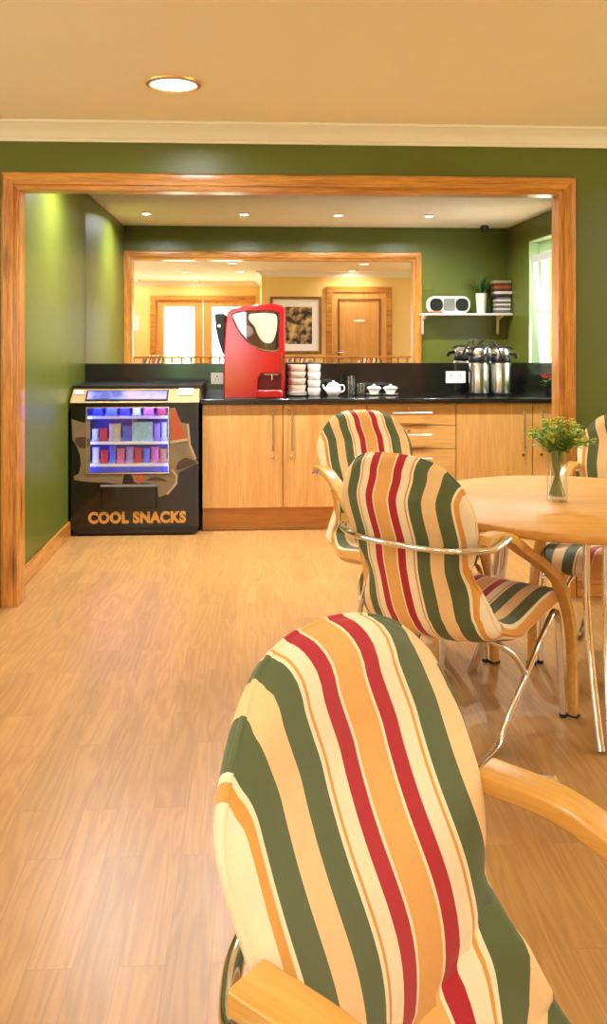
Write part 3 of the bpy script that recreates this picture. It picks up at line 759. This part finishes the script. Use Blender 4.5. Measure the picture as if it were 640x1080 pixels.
# white jug tipped cup + tea pot
t = thing('teapot', 'small white teapot on the worktop beside the stacked white cups', 'teapot', (.548, YC, WT)); t.scale = (.84, .84, .95)
obj('body', lathe(B(), [(0, 0), (.04, 0), (.06, .02), (.066, .05), (.058, .08), (.045, .09), (0, .092)], 30), M['ceramic'], t)
obj('lid', lathe(B(), [(.045, .0905), (.03, .1), (.01, .104), (.013, .114), (0, .117)], 24), M['ceramic'], t)
obj('handle', tube(B(), spline([(.055, 0, .08), (.09, 0, .075), (.092, 0, .04), (.062, 0, .025)], 6), .0055, 8), M['ceramic'], t)
obj('spout', tube(B(), spline([(-.055, 0, .04), (-.08, 0, .06), (-.09, 0, .085)], 5), .013, 10, r2=.007), M['ceramic'], t)
for x, h, lab in ((.68, .14, 'tall clear drinking glass beside the white teapot'), (.748, .085, 'short clear tumbler between tall glass and white bowls')):
    o = obj('drinking_glass', lathe(B(), [(0, 0), (.026, 0), (.03, .01), (.034, h), (.0315, h), (.027, .012), (0, .01)], 28), M['glass']); o.location = (x, 6.2, WT)
    tag(o, lab, 'glass')
for i, x in enumerate((.845, .965)):
    s = obj('saucer', lathe(B(), [(0, 0), (.035, 0), (.058, .008), (.06, .011), (.035, .006), (0, .006)], 28), M['ceramic']); s.location = (x, 6.2, WT)
    tag(s, ['white saucer under the bowl nearest the clear tumbler', 'white saucer under the bowl furthest from the teapot'][i], 'saucer', 'saucers under small bowls')
    t = thing('sugar_bowl', ['small white lidded bowl nearest the clear tumbler', 'small white lidded bowl furthest from the teapot'][i], 'bowl', (x, 6.2, WT+.008), 0, 'small white bowls')
    obj('bowl', lathe(B(), [(0, 0), (.028, 0), (.036, .018), (.056, .045), (.054, .046), (.034, .02), (0, .008)], 28), M['ceramic'], t)
    obj('lid', lathe(B(), [(.053, .045), (.04, .056), (.02, .06), (.008, .062), (.01, .072), (0, .074)], 24), M['ceramic'], t)

# ------------------------------------------------------------------ steel flasks
def flask(x, y, label, rz):
    t = thing('pump_flask', label, 'flask', (x, y, WT), rz, 'steel pump flasks')
    obj('base', lathe(B(), [(0, 0), (.072, 0), (.074, .006), (.074, .018), (0, .018)], 36), M['black'], t)
    obj('body', lathe(B(), [(0, .018), (.071, .018), (.072, .024), (.072, .225), (.069, .235), (0, .235)], 40), M['steel'], t)
    obj('collar', lathe(B(), [(0, .234), (.07, .234), (.075, .245), (.074, .272), (.066, .285), (0, .285)], 36), M['black'], t)
    obj('lid', lathe(B(), [(0, .284), (.062, .284), (.066, .292), (.064, .325), (.05, .342), (0, .346)], 36), M['steel'], t)
    sp = obj('pump_lever', strip(B(), spline([(0, .03, .346), (0, -.03, .352), (0, -.085, .335)], 6), (1, 0, 0), .05, .012, .004), M['black'], t)
    obj('spout', tube(B(), spline([(0, -.06, .30), (0, -.105, .298), (0, -.115, .265)], 6), .013, 12), M['black'], t)
    bm = tube(B(), spline([(.074, 0, .27), (.088, .02, .33), (.05, .055, .39), (-.05, .055, .39), (-.088, .02, .33), (-.074, 0, .27)], 8), .006, 10)
    obj('carry_handle', bm, M['black'], t)
    return t
flask(1.611, 6.19, 'stainless steel pump flask on the worktop, the one beside the white socket', math.radians(-75))
flask(1.768, 6.18, 'stainless steel pump flask on the worktop, the one nearest the red flowers', math.radians(78))

# red flowers at the end of the worktop
t = thing('flower_pot', 'small pot of red flowers at the far end of the black worktop', 'flower pot', (2.10, 6.05, WT))
obj('pot', lathe(B(), [(0, 0), (.035, 0), (.05, .07), (.053, .075), (.047, .075), (.04, .06), (0, .06)], 24), M['black'], t)
bl, bp = B(), B()
for i in range(36):
    a = random.uniform(0, 2*PI); e = random.uniform(.1, 1.2)
    leaf(bl, (0, 0, .06), (math.cos(a)*math.cos(e), math.sin(a)*math.cos(e), math.sin(e)), random.uniform(.06, .11), .03, .4)
for i in range(9):
    a = i*2.4; r = .02+.01*i
    c = V((math.cos(a)*r*.8-.02, math.sin(a)*r*.8, .12+.05*random.random()))
    for k in range(7):
        an = k*2*PI/7; leaf(bp, c, (math.cos(an), math.sin(an), .5), .028, .022, .1, 3)
obj('leaves', bl, M['leaf_d'], t); obj('blossoms', bp, M['redpetal'], t)

# sockets on the splashback
def plate(name, x, z, w_, h_, label, n):
    y = YM-.0205+x*math.tan(MA)
    t = thing(name, label, 'socket', (x, y, z), MA, 'white sockets on the splashback')
    obj('plate', prism(B(), rrect(-w_/2, w_/2, -h_/2, h_/2, .006, 3), -.009, 0), M['plastic_w'], t, bevel=.001)
    for i in range(n):
        cx = (i-(n-1)/2)*.07
        obj('pin_holes', prism(prism(prism(B(), [(cx-.004, .008), (cx+.004, .008), (cx+.004, .02), (cx-.004, .02)], -.0095, -.0085), [(cx-.014, -.01), (cx-.006, -.01), (cx-.006, -.006), (cx-.014, -.006)], -.0095, -.0085), [(cx+.006, -.01), (cx+.014, -.01), (cx+.014, -.006), (cx+.006, -.006)], -.0095, -.0085), M['black'], t, smooth=False)
        obj('rocker', bx(cx-.007+.022, cx+.007+.022, -.012, -.009, .012, .032), M['plastic_w'], t, smooth=False)
plate('wall_socket', -.293, 1.026, .09, .085, 'white socket plate beside the red coffee machine', 1)
plate('wall_socket', 1.49, 1.03, .15, .088, 'white double socket plate beside the steel flasks', 2)

# ------------------------------------------------------------------ shelf with radio, plant, books on the kitchen side of the dividing wall
SY = YB
t = thing('wall_shelf', 'white bracketed wall shelf holding radio, plant and boxes, seen in the mirror', 'shelf', (2.06, SY, 1.555))
obj('board', bx(-.45, .43, .003, .2, -.02, 0), M['white'], t, bevel=.003)
for x in (-.42, .33):
    obj('bracket', prism(B(), [(0, -.02), (.17, -.02), (.17, -.035), (.03, -.06), (.022, -.2), (0, -.2)], -.011, .011, at=lambda a, b, y, x=x: V((x+y, a+.002, b))), M['white'], t, bevel=.002)
t = thing('radio', 'white rounded portable radio with two black speakers on wall shelf', 'radio', (1.87, SY+.12, 1.5555))
obj('case', prism(B(), rrect(-.205, .205, 0, .165, .07, 8), -.05, .05), M['white'], t, bevel=.012, angle=30)
for x in (-.125, .125):
    obj('speaker_grille', prism(B(), rrect(x-.062, x+.062, .022, .143, .05, 6), .048, .056), M['black'], t, angle=30)
obj('tuner_panel', prism(B(), rrect(-.055, .055, .025, .14, .01, 4), .048, .055), M['grey'], t)
obj('accent_strip', prism(B(), rrect(-.19, -.06, .004, .018, .005, 3), .046, .054), M['art_orange'], t)
t = thing('potted_plant', 'spiky green plant in white pot on shelf between radio and boxes', 'plant', (2.195, SY+.125, 1.5555))
obj('pot', lathe(B(), [(0, 0), (.042, 0), (.055, .19), (.056, .195), (.05, .195), (.045, .16), (0, .16)], 28), M['ceramic'], t)
bm = B()
for i in range(34):
    a = random.uniform(0, 2*PI); e = random.uniform(.25, 1.4)
    leaf(bm, (0, 0, .165), (math.cos(a)*math.cos(e)*(.75 if math.cos(a) < 0 else .28), math.sin(a)*math.cos(e)*.22, math.sin(e)), random.uniform(.15, .22), .022, .2)
obj('leaves', bm, M['leaf_d'], t)
t = thing('disc_rack', 'grey slatted rack of disc cases at end of white shelf', 'rack', (2.405, SY+.1, 1.5555))
obj('frame', bx(-.075, .075, -.07, .07, 0, .012), M['grey'], t, smooth=False)
for i in range(7):
    obj('case', bx(-.07, .07, -.065, .065, .013+i*.021, .013+i*.021+.017), M['plastic_w'] if i % 2 else M['grey'], t, smooth=False)
for i, (c_, n_) in enumerate((('art_dark', 'dark brown'), ('plastic_w', 'white'), ('art_dark', 'brown'), ('art_orange', 'orange'), ('art_dark', 'dark red-brown'), ('art_tan', 'tan'))):
    hgt = .026
    o = obj('book', bx(-.085, .085, -.07, .07, 0, hgt), M[c_], None, bevel=.003)
    o.location = (2.40+random.uniform(-.006, .006), SY+.1, 1.5555+.161+i*(hgt+.0005))
    tag(o, ['lowest dark', 'second lowest white', 'third lowest brown', 'third topmost orange', 'second topmost dark', 'topmost tan'][i]+' book lying flat on the disc rack', 'book', 'books lying on the disc rack')
o = obj('cover_plate', bx(-.045, .045, 0, .01, -.045, .045), M['green'], None, bevel=.002); o.location = (1.69, SY, 1.83)
tag(o, 'small green-painted cover plate on wall above the radio', 'plate')
t = thing('security_camera', 'small black security camera on the ceiling, above the wall shelf', 'camera', (2.2, 4.68, H))
obj('mount', lathe(B(), [(0, -.012), (.03, -.012), (.03, 0), (0, 0)], 20), M['black'], t)
obj('housing', lathe(B(), [(0, -.07), (.02, -.066), (.036, -.05), (.042, -.012), (0, -.012)], 24), M['vblack'], t)

# ------------------------------------------------------------------ ceiling lights
def downlight(x, y, r, label, power, grp):
    t = thing('downlight', label, 'ceiling light', (x, y, H), 0, grp)
    obj('trim_ring', lathe(B(), [(r*.82, -.004), (r*.86, -.012), (r, -.008), (r*1.02, 0), (r*.8, 0)], 40), M['ring'], t)
    obj('diffuser', lathe(B(), [(0, -.005), (r*.82, -.005), (r*.82, -.001), (0, -.001)], 40), M['lamp'], t)
    la = bpy.data.lights.new('downlight_lamp', 'AREA'); la.shape = 'DISK'; la.size = r*1.6; la.energy = power; la.color = (.97, .98, 1.0); la.spread = math.radians(165)
    lo = bpy.data.objects.new('downlight_lamp', la); link(lo); lo.parent = t; lo.location = (0, 0, -.014)
    return t
DP, KP = 11.5, 31
downlight(-.348, 3.63, .115, 'large round downlight in the beige ceiling before the opening', DP, 'dining room downlights')
for x, y, lab in ((2.7, 2.7, 'unseen round downlight added to the right of the round table'), (-.3, .15, 'round downlight seen in mirror nearest the top of the frame'), (1.64, .15, 'round downlight in the mirror above the plain door'),
                  (-1.15, -1.76, 'round downlight in mirror between others over the glazed doors'), (-.19, -1.59, 'round downlight in mirror beside the wall return'), (-1.1, -4.0, 'round downlight in mirror close above the glazed doors'),
                  (-2.25, -4.0, 'round downlight in mirror at the corner by the paper notice'), (1.64, -1.3, 'round downlight in mirror close to the wall over the door'), (3.3, 1.8, 'unseen round downlight added near the right windows'), (-2.2, 1.9, 'unseen round downlight added over the left of the room')):
    downlight(x, y, .095, lab, DP, 'dining room downlights')  # those out of view are added to raise the ambient light
for x, lab in ((-.94, 'small downlight in kitchen ceiling over the vending machine'), (-.1, 'small downlight in kitchen ceiling over the red machine'), (.72, 'small downlight in kitchen ceiling over the glasses'), (1.52, 'small downlight in kitchen ceiling over the steel flasks')):
    downlight(x, 5.36, .04, lab, KP, 'kitchen downlights')

# ------------------------------------------------------------------ dining chair
def build_shell():
    ctrl = [(-.072, .985), (-.059, .945), (-.056, .90), (-.052, .84), (-.033, .78), (.002, .70), (.029, .62), (.047, .54), (.068, .475), (.094, .428), (.140, .398), (.21, .387), (.30, .389), (.39, .403), (.50, .422), (.585, .424), (.633, .402), (.645, .372)]
    GZ = [(.985, .036), (.93, .02), (.84, -.002), (.74, .0), (.62, -.014), (.47, -.004), (0, 0)]
    pts = spline([V((0, y, z)) for y, z in ctrl], 14)
    arc = [0]
    for a, b in zip(pts, pts[1:]): arc.append(arc[-1]+(b-a).length)
    Ltot = arc[-1]
    def at(s):
        s = max(0, min(Ltot, s))
        for i in range(len(arc)-1):
            if s <= arc[i+1]: break
        f = (s-arc[i])/(arc[i+1]-arc[i]); p = pts[i].lerp(pts[i+1], f)
        i0, i1 = max(0, i-2), min(len(pts)-1, i+3)
        t = (pts[i1]-pts[i0]).normalized()
        return p, t
    W0, SC, A = .240, .236, .236
    SE = .205
    tab = [(SE, .24), (.27, .234), (.33, .218), (.385, .196), (.43, .194), (.48, .208), (.54, .232), (.62, .252), (.70, .24), (.80, .256), (.95, .26), (Ltot, .26)]
    def wid(s):
        if s < SE: return .24*max(0, 1-((SE-s)/SE)**2.2)**(1/2.2)
        for (a, wa), (b, wb) in zip(tab, tab[1:]):
            if s <= b:
                f = (s-a)/(b-a); w_ = wa+(wb-wa)*f; break
        e = .16
        if s > Ltot-e: w_ *= max(0, 1-((s-(Ltot-e))/e)**3.2)**(1/3.2)
        return w_
    def curl(s):
        a = max(0, min(1, (s-.36)/.12)); a = a*a*(3-2*a)
        b = max(0, min(1, (s-.62)/.2)); b = b*b*(3-2*b)
        return .042*a*(1-b)+.004*b
    ss = []
    for k in range(12): ss.append(.0012+.12*(k/12)**2)
    n = 56
    for k in range(n+1): ss.append(.1212+(Ltot-.2424)*k/n)
    for k in range(11, -1, -1): ss.append(Ltot-.0012-.12*(k/12)**2)
    ts = [math.sin(PI/2*(k/15)) for k in range(-15, 16)]
    R = .034
    rows_ = []
    for s in ss:
        p, t = at(s); nn = V((0, -t.z, t.y)); w_ = wid(s); row = []
        for tt in ts:
            x = tt*w_
            base_ = p+V((x, 0, 0))+nn*(curl(s)*abs(tt)**2.6+.9*x*x*max(0, min(1, (.62-s)/.2)))
            db = min(w_*(1-abs(tt))*1.0, s, Ltot-s)
            q = min(1, max(0, db/R)); g = math.sqrt(max(0, 1-(1-q)**2))
            r = math.sqrt(((s-SC)/A)**2+(x/W0)**2)
            if r < 1: bul = .032*math.sqrt(1-r*r)
            elif s > SC: bul = .028*(1-math.exp(-(r-1)/.14))
            else: bul = 0
            ti = g*.013+bul*min(1, g*1.2); to = g*.024
            gs = 0                                        # how far the cloth wanders sideways over the pad
            if s < .55:
                for (za, ga), (zb, gb) in zip(GZ, GZ[1:]):
                    if p.z <= za and p.z >= zb: q_ = (p.z-zb)/(za-zb); gs = gb+(ga-gb)*q_*q_*(3-2*q_)
            if s >= .5:
                q_ = min(1, (s-.5)/.3); q_ = q_*q_*(3-2*q_); gs = gs*(1-q_)+.05*q_
            row.append((base_+nn*ti, base_-nn*to, base_, x-gs, r, s))
        rows_.append(row)
    def grab(want):
        bm = B(); uvl = bm.loops.layers.uv.new('stripe'); cache = {}
        def vert(i, j, side):
            if j in (0, len(ts)-1): side = 0
            k = (i, j, side)
            if k not in cache:
                cache[k] = (bm.verts.new(rows_[i][j][side]), rows_[i][j][3], rows_[i][j][5])
            return cache[k]
        for side in (0, 1):
            for i in range(len(ss)-1):
                for j in range(len(ts)-1):
                    c = [(i, j), (i, j+1), (i+1, j+1), (i+1, j)]
                    rr = sum(rows_[a][b][4] for a, b in c)/4; sm = (ss[i]+ss[i+1])/2
                    isback = (rr < 1 or sm < SC)
                    if isback != (want == 'back'): continue
                    q = [vert(a, b, side) for a, b in c]
                    if side: q = q[::-1]
                    f = bm.faces.new([v[0] for v in q])
                    for lp, v in zip(f.loops, q): lp[uvl].uv = (v[1]+.5, v[2])
        for i, want_i in ((0, 'back'), (len(ss)-1, 'seat')):
            if want == want_i:
                a = [vert(i, j, 0) for j in range(len(ts))]; b = [vert(i, j, 1) for j in range(1, len(ts)-1)]
                f = bm.faces.new([v[0] for v in a]+[v[0] for v in b[::-1]])
                for lp, v in zip(f.loops, a+b[::-1]): lp[uvl].uv = (v[1]+.5, v[2])
        return bm
    def pipe(cond):
        # seam piping along the rim
        left = [(rows_[i][0][2], rows_[i][0][3]) for i in range(len(ss))]; right = [(rows_[i][-1][2], rows_[i][-1][3]) for i in range(len(ss))]
        sp_ = max(i for i in range(len(ss)) if ss[i] < .43)
        if cond == 'back': loop = left[sp_::-1]+right[:sp_+1]
        else: loop = left[sp_:]+right[:sp_-1:-1]
        bm = B(); uvl = bm.loops.layers.uv.new('stripe')
        path = [p for p, _ in loop]; us = [u for _, u in loop]
        # drop near-duplicates
        P, Uq = [path[0]], [us[0]]
        for p, u in zip(path[1:], us[1:]):
            if (p-P[-1]).length > .004: P.append(p); Uq.append(u)
        tube(bm, P, .0042, 8)
        bm.verts.ensure_lookup_table()
        idx = {v: Uq[min(i//8, len(Uq)-1)] for i, v in enumerate(bm.verts)}
        for f in bm.faces:
            for lp in f.loops: lp[uvl].uv = (idx[lp.vert]+.5, 0)
        return bm
    return grab('back'), grab('seat'), pipe('back'), pipe('seat')

def make_chair(label):
    t = thing('dining_chair', label, 'chair', (0, 0, 0), 0, 'striped dining chairs')
    bb, sb_, pb, ps = build_shell()
    b = obj('backrest', bb, M['stripe'], t, angle=75); obj('piping', pb, M['stripe'], b, angle=80)
    s = obj('seat', sb_, M['stripe'], t, angle=75); obj('piping', ps, M['stripe'], s, angle=80)
    half = [(.08, -.052, .708), (.145, -.039, .708), (.195, -.018, .708), (.238, .012, .708), (.274, .048, .711), (.2895, .088, .722), (.291, .13, .732)]
    rail = spline([(-x_, y_, z_) for x_, y_, z_ in half[::-1]]+[(0, -.057, .708)]+half, 7)
    obj('back_rail', tube(B(), rail, .0105, 14), M['chrome'], t)
    for sx in (-1, 1):
        x = .25*sx
        path = spline([(x, .045, .736), (x, .14, .731), (x, .20, .715), (x, .26, .686), (x, .34, .642), (x*1.01, .45, .585), (x*1.05, .565, .505), (x*1.08, .638, .38), (x*1.09, .672, .23), (x*1.09, .682, .008)], 8)
        a = obj('armrest', strip(B(), path, (1, 0, 0), .054, .029, .006, .55), M['arm'], t)
        obj('glide', bx(x*1.09-.02, x*1.09+.02, .669, .695, 0, .009), M['leg_foot'], a, smooth=False)
        lx = .236*sx
        fl_ = obj('leg', tube(B(), spline([(lx, .57, .372), (lx, .605, .382), (lx, .63, .36), (lx*1.0, .642, .29), (lx*1.04, .656, .008)], 8), .0115, 14), M['chrome'], t)
        obj('glide', lathe(B(), [(0, 0), (.013, 0), (.013, .012), (0, .012)], 14, (lx*1.04, .656, 0)), M['leg_foot'], fl_)
        rl = obj('leg', tube(B(), spline([(lx, .575, .374), (lx*.98, .525, .33), (lx*.90, .43, .215), (lx*.80, .345, .09), (lx*.76, .31, .035), (lx*.76, .27, .0125), (lx*.80, .16, .0115), (lx*.88, .0, .0115)], 8), .0115, 14), M['chrome'], t)
    cross = spline([(-.211, .425, .21), (-.19, .375, .285), (-.13, .32, .336), (0, .29, .350), (.13, .32, .336), (.19, .375, .285), (.211, .425, .21)], 8)
    obj('cross_tube', tube(B(), cross, .0105, 12), M['chrome'], t)
    return t
def face(dx, dy): return math.atan2(dy, dx)-PI/2     # local +y is the way the chair faces
ch = make_chair('striped chair in front, largest, showing its padded inner back')
ch.location = (.121, 1.031, 0); ch.rotation_euler = (0, 0, math.radians(-41)-PI/2)
dup(ch, 'striped chair drawn up to the round table, its outer back and chrome rail showing', (.458, 2.67, 0), math.radians(48)-PI/2)
dup(ch, 'striped chair behind the round table on its cupboard side, beside the drawers', (.51, 4.07, 0), face(.3, -.95))
dup(ch, 'striped chair beyond the flower vase, partly out of view before the green wall', (1.73, 3.9, 0), face(-.55, -.83))

# chairs behind the viewpoint (only their tops show in the mirror)
for x, y, rz, lab in ((1.95, -1.32, -.1, 'striped chair in the mirror before the plain wooden door'), (-1.75, -2.6, .2, 'striped chair in the mirror before the glazed double doors'), (.75, -1.32, .1, 'striped chair in the mirror below the framed print')):
    dup(ch, lab, (x, y, 0), rz)
# balustrade
t = thing('wooden_balustrade', 'low wooden balustrade in the mirror running across below the doors', 'balustrade', (0, -.42, 0))
obj('rail', bx(-2.2, 2.5, -.03, .03, .985, 1.015), M['pine_x'], t, bevel=.008)
obj('bottom_rail', bx(-2.2, 2.5, -.02, .02, .08, .12), M['pine_x'], t, bevel=.004)
for i in range(32):
    x = -2.1+i*.145
    obj('baluster', lathe(B(), [(0, .119), (.014, .119), (.014, .25), (.009, .3), (.016, .5), (.009, .75), (.014, .85), (.014, .986), (0, .986)], 12, (x, 0, 0)), M['pine_z'], t)
for x in (-2.2, 2.5): obj('newel_post', bx(x-.04, x+.04, -.04, .04, 0, 1.08), M['pine_z'], t, bevel=.006)

# ------------------------------------------------------------------ round table
TX, TY, TR, TZ = 1.18, 3.135, .572, .735
t = thing('round_table', 'round beech dining table on paired chrome legs with flower vase', 'table', (TX, TY, 0))
obj('tabletop', lathe(B(), [(0, TZ-.03), (TR-.006, TZ-.03), (TR, TZ-.024), (TR, TZ-.005), (TR-.005, TZ), (0, TZ)], 96), M['table'], t, angle=50)
for k in range(3):
    a = math.radians((262, 352, 140)[k]); ca, sa = math.cos(a), math.sin(a)
    bm = B()
    for off in (-.032, .032):
        def pp(r, z, o_=off): return V((ca*r-sa*o_, sa*r+ca*o_, z))
        tube(bm, spline([pp(.30, TZ-.031), pp(.295, .6), pp(.30, .45), pp(.335, .25, off*.8), pp(.42, .008, off*.5)], 8), .0135, 14)
    lg = obj('leg', bm, M['chrome'], t)
    obj('mounting_plate', bx(ca*.30-.06, ca*.30+.06, sa*.30-.06, sa*.30+.06, TZ-.036, TZ-.0295), M['black'], lg, smooth=False)
# vase and flowers
VX, VYv = 1.11, 3.14
o = obj('glass_vase', lathe(B(), [(0, 0), (.036, 0), (.038, .003), (.038, .187), (.0355, .187), (.0355, .022), (.03, .016), (0, .015)], 36), M['glass']); o.location = (VX, VYv, TZ+.0004)
tag(o, 'clear cylindrical glass vase on the round table', 'vase')
t = thing('flower_bouquet', 'bunch of yellow-green flowers in the glass vase on the table', 'flowers', (VX, VYv, TZ+.017))
bs, bl, bl2, bp = B(), B(), B(), B()
for i in range(34):
    a = random.uniform(0, 2*PI); r0 = random.uniform(.006, .03); a2 = a+PI+random.uniform(-.6, .6)
    r1 = random.uniform(.03, .115); zt = .285-r1*r1*5+random.uniform(-.03, .0)
    p0, p1 = V((math.cos(a)*r0, math.sin(a)*r0, .002)), V((math.cos(a2)*.024, math.sin(a2)*.024, .165)); p2 = V((math.cos(a2)*r1, math.sin(a2)*r1, zt))
    pth = spline([p0, (p0+p1)/2+V((0, 0, .0)), p1, p2], 5); tube(bs, pth, .0022, 6)
    for k in range(18):
        q = pth[-1].lerp(pth[-6], random.random()); b_ = random.uniform(0, 2*PI)
        leaf(random.choice((bl, bl2)), q, (math.cos(b_), math.sin(b_), random.uniform(-.1, 1.0)), random.uniform(.025, .055), random.uniform(.008, .014), .3, 4)
    for k in range(3 if i % 2 else 6):
        q = p2+V((random.uniform(-.015, .015), random.uniform(-.015, .015), random.uniform(-.01, .015)))
        for m_ in range(5):
            b_ = m_*2*PI/5+k; leaf(bp if k > 2 else bl2, q, (math.cos(b_), math.sin(b_), .8), .013, .009, .1, 3)
obj('stems', bs, M['stem'], t); obj('leaves', bl, M['leaf'], t); obj('young_leaves', bl2, M['leaf_l'], t); obj('blossoms', bp, M['petal'], t)

# ------------------------------------------------------------------ rear wall furnishings (seen in the mirror)
t = thing('framed_print', 'framed sepia landscape print with white mount on yellow wall', 'picture', (.72, YR, 1.53))
obj('frame', prism(B(), [(-.43, -.50), (.43, -.50), (.43, .45), (-.43, .45)], .002, .03, [[(-.385, -.455), (.385, -.455), (.385, .405), (-.385, .405)]]), M['dark_wood'], t, smooth=False)
obj('mount', prism(B(), [(-.385, -.455), (.385, -.455), (.385, .405), (-.385, .405)], .004, .012, [[(-.27, -.34), (.27, -.34), (.27, .28), (-.27, .28)]]), M['paper'], t, smooth=False)
obj('print', bx(-.27, .27, .003, .008, -.34, .28), M['photo'], t, smooth=False)
o = obj('notice', bx(-.11, .11, .002, .008, -.15, .15), M['paper'], None, smooth=False); o.location = (-2.33, YRL, 1.58)
tag(o, 'white paper notice on the yellow wall beside the glazed doors', 'notice')
t = thing('wall_telephone', 'black wall telephone under the white paper notice', 'telephone', (-2.38, YRL, 1.2))
obj('base', bx(-.05, .05, .002, .045, -.11, .11), M['black'], t, bevel=.01)
obj('handset', tube(B(), spline([(-.02, .06, -.1), (-.03, .085, -.05), (-.03, .085, .05), (-.02, .06, .1)], 6), .018, 12), M['black'], t)

# ------------------------------------------------------------------ world, lights, camera
W = bpy.data.worlds.new('daylight'); S.world = W; W.use_nodes = True
bg = W.node_tree.nodes['Background']; bg.inputs['Color'].default_value = (.86, .95, 1.0, 1); bg.inputs['Strength'].default_value = 7.0
sun = bpy.data.lights.new('sun', 'SUN'); sun.energy = 75.0; sun.angle = math.radians(1.5); sun.color = (1, .96, .9)
so = bpy.data.objects.new('sun', sun); link(so); so.rotation_euler = (0, math.radians(22), math.radians(35))
def portal(loc, rot, sx, sy):
    la = bpy.data.lights.new('window_portal', 'AREA'); la.shape = 'RECTANGLE'; la.size = sx; la.size_y = sy; la.cycles.is_portal = True
    lo = bpy.data.objects.new('window_portal', la); link(lo); lo.location = loc; lo.rotation_euler = rot
portal((DR+.16, 1.0, 1.535), (0, PI/2, 0), 1.17, 1.4); portal((DR+.16, 2.9, 1.535), (0, PI/2, 0), 1.17, 1.4)
for h_ in LWN: portal((DL-.16, (h_[0][0]+h_[1][0])/2, 1.535), (0, -PI/2, 0), 1.17, 1.4)
portal((XR+.2, (WY0+WY1)/2, 1.6), (0, PI/2, 0), 1.2, 1.05)
portal(((FX0+FX1)/2, YRL-.1, 1.09), (PI/2, 0, 0), 1.9, 2.0)
cam = bpy.data.cameras.new('camera'); co = bpy.data.objects.new('camera', cam); link(co); S.camera = co
cam.sensor_fit = 'VERTICAL'; cam.sensor_height = 24; cam.lens = 909.7/1080*24
cam.shift_x = 0; cam.shift_y = (352.8-540)/1080
cam.clip_start = .02
co.location = (0, 0, 1.35); co.rotation_euler = (PI/2, 0, -math.radians(3.093))
vs_ = S.view_settings; vs_.view_transform = 'Standard'; vs_.look = 'None'; vs_.gamma = 1; vs_.exposure = 0.13; vs_.use_curve_mapping = False
S.cycles.use_denoising = True; S.cycles.max_bounces = 10; S.cycles.diffuse_bounces = 5; S.cycles.glossy_bounces = 5; S.cycles.transparent_max_bounces = 12
S.cycles.caustics_reflective = False; S.cycles.caustics_refractive = False; S.cycles.sample_clamp_indirect = 6
